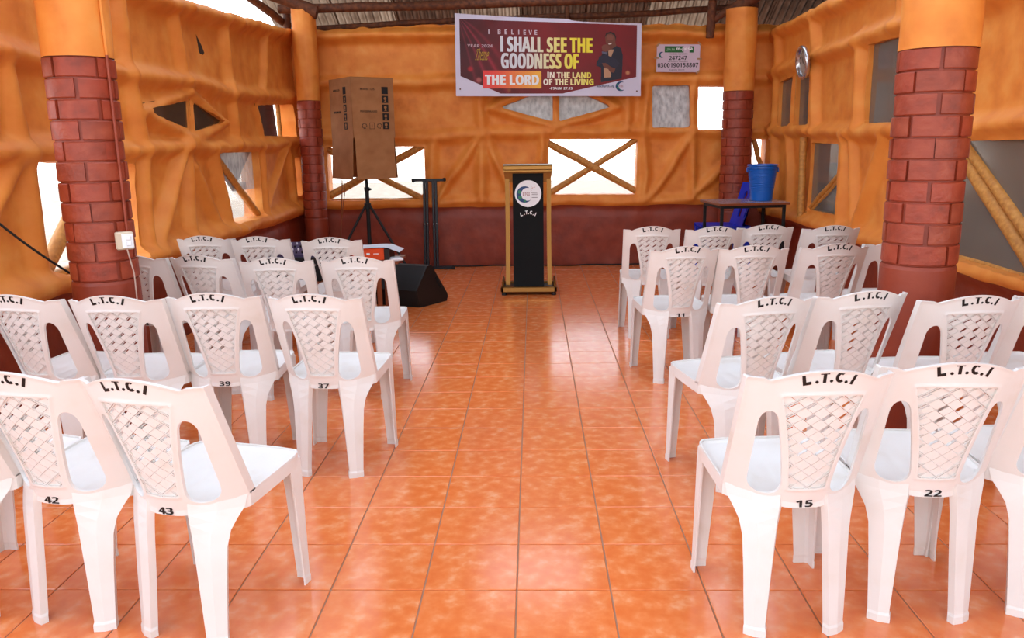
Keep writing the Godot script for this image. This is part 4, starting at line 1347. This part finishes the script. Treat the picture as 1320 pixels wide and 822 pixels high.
func carton_stand() -> void:
	var c := Vector3(-1.80, 0, -8.42)
	var s := thing("speaker_stand", "black tripod loudspeaker stand carrying the upturned cardboard carton", "stand", Vector3(-1.765, 0, -8.62))
	var st := begin()
	tube(st, [Vector3(0, 0.12, 0), Vector3(0, 0.95, 0)], 0.021, 14)
	tube(st, [Vector3(0, 0.90, 0), Vector3(0, 2.06, 0)], 0.016, 14)
	obj("pole", st, M.matt_black, s)
	st = begin()
	tube(st, [Vector3(0, 0.74, 0), Vector3(0, 0.80, 0)], 0.036, 14)
	tube(st, [Vector3(0, 0.93, 0), Vector3(0, 0.97, 0)], 0.028, 14)
	obj("collar", st, M.matt_black, s)
	st = begin()
	tube(st, [Vector3(0.02, 0.95, 0.02), Vector3(0.05, 0.95, 0.05)], 0.012, 8)
	obj("knob", st, M.matt_black, s)
	for a in [0.35, 0.35 + TAU / 3, 0.35 + 2 * TAU / 3]:
		var d := Vector3(cos(a), 0, sin(a))
		st = begin()
		tube(st, [Vector3(0, 0.77, 0) + d * 0.03, Vector3(0, 0.02, 0) + d * 0.52], 0.014, 10)
		obj("leg", st, M.matt_black, s)
		st = begin()
		tube(st, [Vector3(0, 0.25, 0) + d * 0.015, Vector3(0, 0.36, 0) + d * 0.30], 0.008, 8)
		obj("stay", st, M.matt_black, s)
	# carton: four walls, a lid and four flaps hanging open, over the stand's top
	var turn := deg_to_rad(37)
	var t := thing("cardboard_carton", "tall brown cardboard carton upside down over the speaker stand", "carton", Vector3(-1.83, 0, -8.40), turn)
	var a := 0.475
	var b := 0.54
	# near corner at the node; +x along one wall, -z along the other
	for q in [[Vector3(a * 0.5, 1.78, -0.002), Vector3(a, 0.60, 0.004)], [Vector3(0.002, 1.78, -b * 0.5), Vector3(0.004, 0.60, b)], [Vector3(a * 0.5, 1.78, -b), Vector3(a, 0.60, 0.004)], [Vector3(a, 1.78, -b * 0.5), Vector3(0.004, 0.60, b)]]:
		st = begin()
		box(st, q[0], q[1])
		obj("wall", st, M.card, t)
	st = begin()
	box(st, Vector3(a * 0.5, 2.08, -b * 0.5), Vector3(a, 0.006, b))
	obj("lid", st, M.card, t)
	for q in [[Vector3(a * 0.5, 1.48, 0), Vector3(a - 0.03, 0.42, 0.004), Vector3.RIGHT, -0.03], [Vector3(0, 1.48, -b * 0.5), Vector3(0.004, 0.42, b - 0.02), Vector3.BACK, -0.06], [Vector3(a * 0.5, 1.48, -b), Vector3(a - 0.03, 0.42, 0.004), Vector3.RIGHT, 0.08], [Vector3(a, 1.48, -b * 0.5), Vector3(0.004, 0.42, b - 0.03), Vector3.BACK, 0.05]]:
		var bs := Basis(q[2], q[3])
		st = begin()
		box(st, q[0] + bs * Vector3(0, -0.21, 0), q[1], 0.0, bs)
		obj("flap", st, M.card, t)
	var front := func(x: float, y: float, d: float) -> Vector3: return Vector3(x, y, d)
	var left := func(x: float, y: float, d: float) -> Vector3: return Vector3(-d, y, -b + x)
	var print_ := mat(Color(0.10, 0.08, 0.07), 0.8)
	for f in [front, left]:
		var x0: float = 0.34 if f == front else 0.34
		for k in 5:
			st = begin()
			var y := 1.955 - 0.088 * k
			raised(st, PackedVector2Array([Vector2(x0, y - 0.036), Vector2(x0 + 0.072, y - 0.036), Vector2(x0 + 0.072, y + 0.036), Vector2(x0, y + 0.036)]), 0.001, 0.002, f)
			var sq := obj("printed_symbol", st, print_, t)
			if k > 0:
				st = begin()
				raised(st, disc(Vector2(x0 + 0.036, y + 0.008), 0.016, 8), 0.002, 0.0026, f)
				raised(st, PackedVector2Array([Vector2(x0 + 0.022, y - 0.026), Vector2(x0 + 0.05, y - 0.026), Vector2(x0 + 0.038, y - 0.005)]), 0.002, 0.0026, f)
				obj("symbol_figure", st, M.card, sq)
		st = begin()
		letters(st, "MODEL : L15", bold, [0.10, 1.955, 0.26, 1.975], 0.001, 0.002, f)
		letters(st, "PROFESSIONAL AUDIO", bold, [0.09, 1.735, 0.28, 1.755], 0.001, 0.002, f)
		obj("printed_words", st, mat(Color(0.16, 0.12, 0.09), 0.8), t)
	for k in 3:
		st = begin()
		var c2 := Vector2(0.13 + 0.085 * k, 1.60)
		if k == 1:
			for e in [[-0.026, 0, 0.004, 0.06], [0.026, 0, 0.004, 0.06], [0, 0.03, 0.056, 0.004], [0, -0.03, 0.056, 0.004], [0, 0, 0.006, 0.03]]:
				box(st, Vector3(c2.x + e[0], c2.y + e[1], 0.0015), Vector3(e[2], e[3], 0.001))
		else:
			for e in 9:
				var an := TAU * e / 10.0
				raised(st, disc(c2 + Vector2.from_angle(an) * 0.024, 0.006, 7), 0.001, 0.002, front)
		obj("printed_symbol", st, print_, t)
	# cable hanging out of the carton
	st = begin()
	tube(st, [Vector3(-2.05, 1.045, -8.73), Vector3(-2.06, 0.95, -8.75), Vector3(-2.10, 0.6, -8.8), Vector3(-2.14, 0.2, -8.8), Vector3(-2.16, 0.01, -8.78)], 0.006, 6)
	tube(st, [Vector3(-2.03, 1.045, -8.73), Vector3(-2.04, 0.9, -8.77), Vector3(-2.12, 0.5, -8.82), Vector3(-2.16, 0.01, -8.82)], 0.005, 6)
	tag(obj("speaker_cable", st, M.brown_edge, self), "pair of thin brown cables hanging out of the cardboard carton", "cable")

func keyboard_stand() -> void:
	var t := thing("keyboard_stand", "folded dark metal keyboard stand leaning against the red dado", "stand", Vector3(-1.17, 0, -9.22))
	for q in [[-0.05, -0.058], [0.05, 0.054]]:
		for o in [-0.02, 0.02]:
			var st := begin()
			var a := Vector3(q[1] + o * 0.8, 0.03, 0.06)
			var b := Vector3(q[0] + o * 0.8, 1.0, -0.02)
			var d := (b - a).normalized()
			box(st, (a + b) * 0.5, Vector3(0.028, (b - a).length(), 0.03), 0.003, Basis(Quaternion(Vector3.UP, d)))
			obj("post", st, M.steel_blue, t)
	for q in [[Vector3(-0.19, 1.005, -0.02), Vector3(0.165, 1.012, -0.02), "top_bar"], [Vector3(-0.08, 0.022, 0.06), Vector3(0.25, 0.018, 0.07), "foot_bar"]]:
		var st := begin()
		box(st, (q[0] + q[1]) * 0.5, Vector3((q[1] - q[0]).length(), 0.032, 0.032), 0.004)
		var bar := obj(q[2], st, M.steel_blue, t)
		for e in [q[0], q[1]]:
			st = begin()
			box(st, e, Vector3(0.035, 0.04, 0.04), 0.006)
			obj("rubber_cap", st, M.matt_black, bar)
	for x in [-0.07, -0.035, 0.035, 0.07]:
		var st := begin()
		tube(st, [Vector3(x, 0.52, 0.02), Vector3(x, 0.52, 0.05)], 0.008, 10)
		obj("bolt", st, M.chrome, t)

func wedge() -> void:
	# side profile in (along, up); long axis at right angles to it
	var p0 := Vector3(-1.013, 0, -6.93)
	var t := thing("floor_monitor", "black wedge-shaped floor monitor speaker on the tiles", "speaker", p0, 0.0)
	var ex := Vector3(0.222, 0, -0.345).normalized()      # along the side panel
	var ez := Vector3(-0.93, 0, -0.37).normalized()       # along the cabinet
	var prof := [[0.02, 0.0], [0.0, 0.06], [-0.02, 0.155], [0.13, 0.355], [0.19, 0.36], [0.40, 0.075], [0.41, 0.04], [0.39, 0.0]]
	var at := func(x: float, y: float, d: float) -> Vector3: return ex * x + Vector3.UP * y + ez * d
	var poly := PackedVector2Array()
	for q in prof:
		poly.append(Vector2(q[0], q[1]))
	var st := begin()
	raised(st, poly, 0.018, 0.48, at)
	obj("cabinet", st, M.matt_black, t)
	for d in [[0.0, 0.018], [0.48, 0.498]]:
		st = begin()
		raised(st, poly, d[0], d[1], at)
		obj("side_panel", st, M.black, t)
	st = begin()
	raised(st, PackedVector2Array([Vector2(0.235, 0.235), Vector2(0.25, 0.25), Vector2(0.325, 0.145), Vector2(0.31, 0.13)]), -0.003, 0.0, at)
	obj("handle_slot_shade", st, mat(Color(0.008, 0.008, 0.008), 0.9), t)  # thin near-black plate painting the shade inside a handle slot
	# socket plate on the near long face
	var face := func(x: float, y: float, d: float) -> Vector3: return ez * x + ex * (0.02 - 0.26 * y - d) + Vector3.UP * y
	for q in [[0.20, 0.085, Color(0.06, 0.10, 0.55)], [0.22, 0.085, Color(0.60, 0.04, 0.06)], [0.21, 0.105, Color(0.6, 0.6, 0.62)], [0.21, 0.062, Color(0.5, 0.4, 0.2)]]:
		st = begin()
		raised(st, disc(Vector2(q[0], q[1]), 0.010, 12), 0.0, 0.006, face)
		obj("socket", st, mat(q[2], 0.4), t)

func sound_corner() -> void:
	var t := thing("low_table", "small low wooden table carrying an orange box", "table", Vector3(-1.32, 0, -6.68))
	var st := begin()
	box(st, Vector3(0, 0.470, 0), Vector3(0.44, 0.022, 0.42), 0.003)
	obj("table_top", st, M.brown_edge, t)
	for x in [-0.18, 0.05]:
		for z in [-0.17, 0.17]:
			st = begin()
			box(st, Vector3(x, 0.2295, z), Vector3(0.035, 0.459, 0.035), 0.003)
			obj("leg", st, M.brown_edge, t)
	var o := thing("orange_box", "flat orange cardboard box with dark ends on the low table", "box", Vector3(-1.355, 0.481, -6.66), -0.03)
	st = begin()
	box(st, Vector3(0, 0.05, 0), Vector3(0.26, 0.095, 0.22), 0.003)
	obj("body", st, mat(Color(0.88, 0.28, 0.04), 0.5), o)
	st = begin()
	box(st, Vector3(0.15, 0.048, 0), Vector3(0.05, 0.09, 0.21), 0.003)
	obj("dark_end", st, mat(Color(0.10, 0.05, 0.04), 0.5), o)
	st = begin()
	box(st, Vector3(0.0, 0.052, 0.111), Vector3(0.028, 0.016, 0.001))
	box(st, Vector3(0.065, 0.054, 0.111), Vector3(0.045, 0.006, 0.001))
	obj("printed_mark", st, M.white_ink, o)
	st = begin()
	plate(st, 8, 4, Rect2(-0.16, -0.13, 0.40, 0.25), func(_u, _v): return 1.0, func(u, v): return Vector3(-1.34 + u, 0.585 - 0.035 * smoothstep(0.14, 0.24, u) + 0.004 * sin(u * 20.0), -6.66 + v - 0.15 * u * 0.3), func(u, v): return Vector3(-1.34 + u, 0.5835 - 0.035 * smoothstep(0.14, 0.24, u) + 0.004 * sin(u * 20.0), -6.66 + v - 0.15 * u * 0.3))
	tag(obj("paper_sheet", st, mat(Color(0.86, 0.89, 0.92), 0.6), self), "loose white paper lying on the orange box", "paper")
	st = begin()
	box(st, Vector3(-1.14, 0.490, -6.58), Vector3(0.10, 0.018, 0.14), 0.002, Basis(Vector3.UP, 0.4))
	tag(obj("small_booklet", st, M.white_paint, self), "small white booklet on the end of the low table", "booklet")
	# bench with the sound desk
	var b := thing("sound_bench", "low brown wooden bench under the amplifier", "bench", Vector3(-1.98, 0, -6.72))
	st = begin()
	box(st, Vector3(0, 0.295, 0), Vector3(0.66, 0.03, 0.42), 0.003)
	obj("bench_top", st, M.brown_edge, b)
	for x in [-0.29, 0.29]:
		for z in [-0.17, 0.17]:
			st = begin()
			box(st, Vector3(x, 0.14, z), Vector3(0.04, 0.28, 0.04), 0.003)
			obj("leg", st, M.brown_edge, b)
	var a := thing("amplifier", "black amplifier case with rows of knobs on the low bench", "amplifier", Vector3(-1.99, 0.31, -6.72))
	st = begin()
	box(st, Vector3(0, 0.10, 0), Vector3(0.46, 0.20, 0.34), 0.006)
	obj("case", st, M.matt_black, a)
	for r in 2:
		for k in 9:
			st = begin()
			tube(st, [Vector3(-0.19 + 0.047 * k, 0.06 + 0.08 * r, 0.17), Vector3(-0.19 + 0.047 * k, 0.06 + 0.08 * r, 0.188)], 0.012, 10)
			obj("knob", st, M.black if (k + r) % 3 else M.chrome, a)
	var m := thing("mixing_desk", "purple grey sloping mixing desk on top of the amplifier", "mixer", Vector3(-1.98, 0.511, -6.72))
	st = begin()
	var rings := []
	for x in [-0.22, 0.22]:
		rings.append(PackedVector3Array([Vector3(x, 0, 0.15), Vector3(x, 0.02, 0.15), Vector3(x, 0.09, -0.16), Vector3(x, 0, -0.16)]))
	loft(st, rings)
	obj("case", st, mat(Color(0.24, 0.20, 0.33), 0.5), m)
	for r in 4:
		for k in 8:
			st = begin()
			var z := 0.11 - 0.07 * r
			var y := 0.02 + 0.07 * (0.15 - z) / 0.31
			tube(st, [Vector3(-0.19 + 0.05 * k, y, z), Vector3(-0.19 + 0.05 * k, y + 0.014, z + 0.003)], 0.008, 8)
			obj("knob", st, M.white_paint if r % 2 else M.matt_black, m)

func bucket_table() -> void:
	var t := thing("school_table", "table with a pale top, brown edge and black steel legs against the pillar", "table", Vector3(2.10, 0, -8.16), 0.12)
	var w := 0.70
	var d := 0.60
	var h := 0.80
	var st := begin()
	box(st, Vector3(0, h, 0), Vector3(w, 0.022, d), 0.002)
	obj("table_top", st, M.brown_edge, t)
	st = begin()
	box(st, Vector3(0, h + 0.0125, 0), Vector3(w - 0.006, 0.003, d - 0.006), 0.001)
	obj("top_laminate", st, M.formica, t)
	st = begin()
	for s in [-1, 1]:
		box(st, Vector3(0, h - 0.026, (d * 0.5 - 0.05) * s), Vector3(w - 0.06, 0.03, 0.025), 0.002)
		box(st, Vector3((w * 0.5 - 0.04) * s, h - 0.026, 0), Vector3(0.025, 0.03, d - 0.1), 0.002)
	obj("under_frame", st, M.matt_black, t)
	for x in [-1, 1]:
		for z in [-1, 1]:
			st = begin()
			box(st, Vector3((w * 0.5 - 0.04) * x, 0.393, (d * 0.5 - 0.05) * z), Vector3(0.028, 0.786, 0.028), 0.003)
			obj("leg", st, M.matt_black, t)
	# two buckets, one inside the other
	for k in 2:
		var b := thing("bucket", ["tapered blue plastic bucket standing on the table", "blue plastic bucket nested inside the other, only its rim showing"][k], "bucket", Vector3(2.27, 0.8135 + 0.024 * k, -8.16))
		st = begin()
		var prof := [[0.0, 0.0], [0.100, 0.0], [0.106, 0.006], [0.113, 0.085]]
		if k == 0:
			for i in 13:
				var y := 0.09 + 0.0165 * i
				var r := 0.113 + 0.026 * (y - 0.085) / 0.235
				prof.append_array([[r, y], [r + 0.003, y + 0.004], [r + 0.003, y + 0.008], [r, y + 0.012]])
			prof.append_array([[0.140, 0.315], [0.149, 0.317], [0.149, 0.332], [0.136, 0.334], [0.134, 0.31], [0.100, 0.012], [0.0, 0.010]])
		else:
			prof = [[0.0, 0.0], [0.092, 0.0], [0.132, 0.30], [0.134, 0.315], [0.147, 0.317], [0.147, 0.330], [0.129, 0.332], [0.089, 0.008], [0.0, 0.006]]
		lathe(st, prof, 44)
		obj("body", st, M.blue, b)
		if k == 0:
			for s in [-1, 1]:
				st = begin()
				box(st, Vector3(0.150 * s, 0.30, 0), Vector3(0.012, 0.045, 0.04), 0.004)
				obj("handle_lug", st, M.blue, b)
	# blue chair side-on behind the table
	var c := thing("blue_chair", "bright blue plastic chair behind the school table, seen side-on", "chair", Vector3(2.03, 0, -8.71), PI / 2 + 0.05)
	st = begin()
	plate(st, 14, 16, Rect2(-0.2, -0.22, 0.4, 0.42), func(_u, _v): return 1.0, func(u, v): return Vector3(u, 0.44 + 0.02 * pow(u / 0.2, 2.0) - 0.015 * v, v), func(u, v): return Vector3(u, 0.43 + 0.02 * pow(u / 0.2, 2.0) - 0.015 * v, v))
	for s in [-1.0, 1.0]:
		quad(st, Vector3(0.2 * s, 0.463, -0.22), Vector3(0.2 * s, 0.457, 0.20), Vector3(0.2 * s, 0.40, 0.20), Vector3(0.2 * s, 0.41, -0.22), Vector3(s, 0, 0))
		quad(st, Vector3(-0.2, 0.46, 0.20 * s), Vector3(0.2, 0.46, 0.20 * s), Vector3(0.2, 0.41, 0.20 * s), Vector3(-0.2, 0.41, 0.20 * s), Vector3(0, 0, s))
	obj("seat", st, M.blue_chair, c)
	st = begin()
	plate(st, 16, 20, Rect2(-0.2, 0.42, 0.4, 0.42), func(u, v): return minf(0.19 - absf(u) * 0.9 + 0.02, maxf(absf(absf(u) - 0.085) - 0.03, maxf(v - 0.76, 0.52 - v))), func(u, v): return Vector3(u, v, 0.16 + 0.30 * (v - 0.42) - 0.9 * u * u), func(u, v): return Vector3(u, v, 0.145 + 0.30 * (v - 0.42) - 0.9 * u * u))
	obj("backrest", st, M.blue_chair, c)
	for s in [-1.0, 1.0]:
		for q in [[-0.19, -0.21], [0.15, 0.21]]:
			st = begin()
			var rings := []
			for e in [[0.43, q[0], 0.05], [0.3, lerpf(q[0], q[1], 0.3), 0.04], [0.0, q[1], 0.03]]:
				rings.append(PackedVector3Array([Vector3(0.185 * s - e[2] * 0.5, e[0], e[1] - e[2] * 0.5), Vector3(0.185 * s + e[2] * 0.5, e[0], e[1] - e[2] * 0.5), Vector3(0.185 * s + e[2] * 0.5, e[0], e[1] + e[2] * 0.5), Vector3(0.185 * s - e[2] * 0.5, e[0], e[1] + e[2] * 0.5)]))
			loft(st, rings)
			obj("leg", st, M.blue_chair, c)
	c.scale = Vector3.ONE * 1.14

func wiring() -> void:
	# switch box and conduit on the left pillar
	var s := thing("switch_box", "small white double switch box screwed to the brick pillar", "switch", Vector3(-2.025, 0.965, -3.935), 0.55)
	var st := begin()
	box(st, Vector3(0, 0, 0), Vector3(0.082, 0.088, 0.045), 0.006)
	obj("box", st, mat(Color(0.78, 0.70, 0.60), 0.5), s)
	st = begin()
	box(st, Vector3(0.012, 0, 0.024), Vector3(0.052, 0.07, 0.006), 0.002)
	obj("plate", st, M.white_paint, s)
	for y in [-0.014, 0.014]:
		st = begin()
		box(st, Vector3(0.016, y, 0.029), Vector3(0.024, 0.02, 0.008), 0.003)
		obj("rocker", st, M.white_paint, s)
	st = begin()
	var base := Vector3(-2.205, 0, -4.05)
	var d := Vector3(0.962, 0, 0.262)
	tube(st, [base + d * 0.167 + Vector3.UP * 1.85, base + d * 0.168 + Vector3.UP * 1.4, base + d * 0.168 + Vector3.UP * 1.0], 0.008, 8)
	var pipe := obj("conduit", st, M.bricks[1], self)
	tag(pipe, "painted vertical conduit running up the brick pillar above the switch", "conduit")
	st = begin()
	tube(st, [base + d * 0.166 + Vector3.UP * 3.3, base + d * 0.167 + Vector3.UP * 1.85], 0.008, 8)
	obj("upper_length", st, M.orange, pipe)
	st = begin()
	tube(st, [Vector3(-2.005, 0.93, -3.91), Vector3(-1.998, 0.80, -3.94), Vector3(-2.005, 0.5, -3.95), Vector3(-2.005, 0.02, -3.95)], 0.0035, 6)
	tag(obj("switch_cable", st, mat(Color(0.74, 0.62, 0.56), 0.6), self), "thin white cable hanging from the switch box down the pillar", "cable")
	st = begin()
	var pts := []
	for k in 13:
		var f := k / 12.0
		pts.append(Vector3(-2.62, 1.28, -3.6).lerp(Vector3(-2.36, 0.74, -4.10), f) + Vector3(0, -0.03 * sin(PI * f), 0))
	tube(st, pts, 0.006, 6)
	tag(obj("black_cable", st, M.matt_black, self), "black cable slung from the wall to the switch pillar", "cable")
	st = begin()
	pts = []
	for k in 40:
		var f := k / 39.0
		pts.append(Vector3(lerpf(-1.4, 2.2, f), 0.009, ZB + 0.09 + 0.02 * sin(f * 17.0) + 0.015 * sin(f * 41.0)))
	tube(st, pts, 0.008, 6)
	tag(obj("floor_cable", st, M.matt_black, self), "black cable lying along the foot of the red dado", "cable")

func _ready() -> void:
	rng.seed = 20240
	var cam := Camera3D.new()
	cam.name = "camera"
	cam.fov = rad_to_deg(2.0 * atan(411.0 / 1039.16))
	cam.position = Vector3(0, 4.66608 * W, 0)
	cam.rotation = Vector3(-0.215654, 0.0280865, -0.0141618)
	add_child(cam)
	cam.current = true
	var env := Environment.new()
	env.tonemap_mode = Environment.TONE_MAPPER_LINEAR
	env.tonemap_exposure = 0.71
	env.background_mode = Environment.BG_SKY
	env.background_energy_multiplier = 6.0
	var sky := Sky.new()
	var sm := ProceduralSkyMaterial.new()
	sm.sky_top_color = Color(0.86, 0.92, 1.0)
	sm.sky_horizon_color = Color(1.0, 0.99, 0.96)
	sm.ground_bottom_color = Color(0.80, 0.78, 0.74)
	sm.ground_horizon_color = Color(1.0, 0.99, 0.96)
	sky.sky_material = sm
	env.sky = sky
	env.sdfgi_enabled = true
	env.ssao_enabled = true
	env.ssil_enabled = true
	var we := WorldEnvironment.new()
	we.environment = env
	add_child(we)
	bold = SystemFont.new()
	bold.font_names = PackedStringArray(["Droid Sans"])
	bold.font_weight = 700
	plain = SystemFont.new()
	plain.font_names = PackedStringArray(["Droid Sans"])
	serif = SystemFont.new()
	serif.font_names = PackedStringArray(["Droid Serif"])
	materials()
	floor_tiles()
	walls()
	roof()
	pillar(Vector3(-2.205, 0, -4.05), 0.157, 1.84, 3.4, 0.098, 0.20, 0.72, "brick-clad round pillar carrying the white switch box")
	pillar(Vector3(1.86, 0, -3.92), 0.165, 1.80, 3.4, 0.098, 0.21, 0.76, "brick-clad round pillar before the large braced window, no switch on it")
	pillar(Vector3(-2.46, 0, -9.12), 0.125, 1.89, 2.84, 0.098, 0.20, 0.60, "slim brick-clad pillar in the corner behind the cardboard carton")
	pillar(Vector3(2.235, 0, -9.12), 0.16, 1.92, 2.76, 0.098, 0.20, 0.60, "brick-clad pillar in the corner behind the blue bucket")
	chairs()
	lectern()
	banner()
	notice()
	clock()
	carton_stand()
	keyboard_stand()
	wedge()
	sound_corner()
	bucket_table()
	wiring()
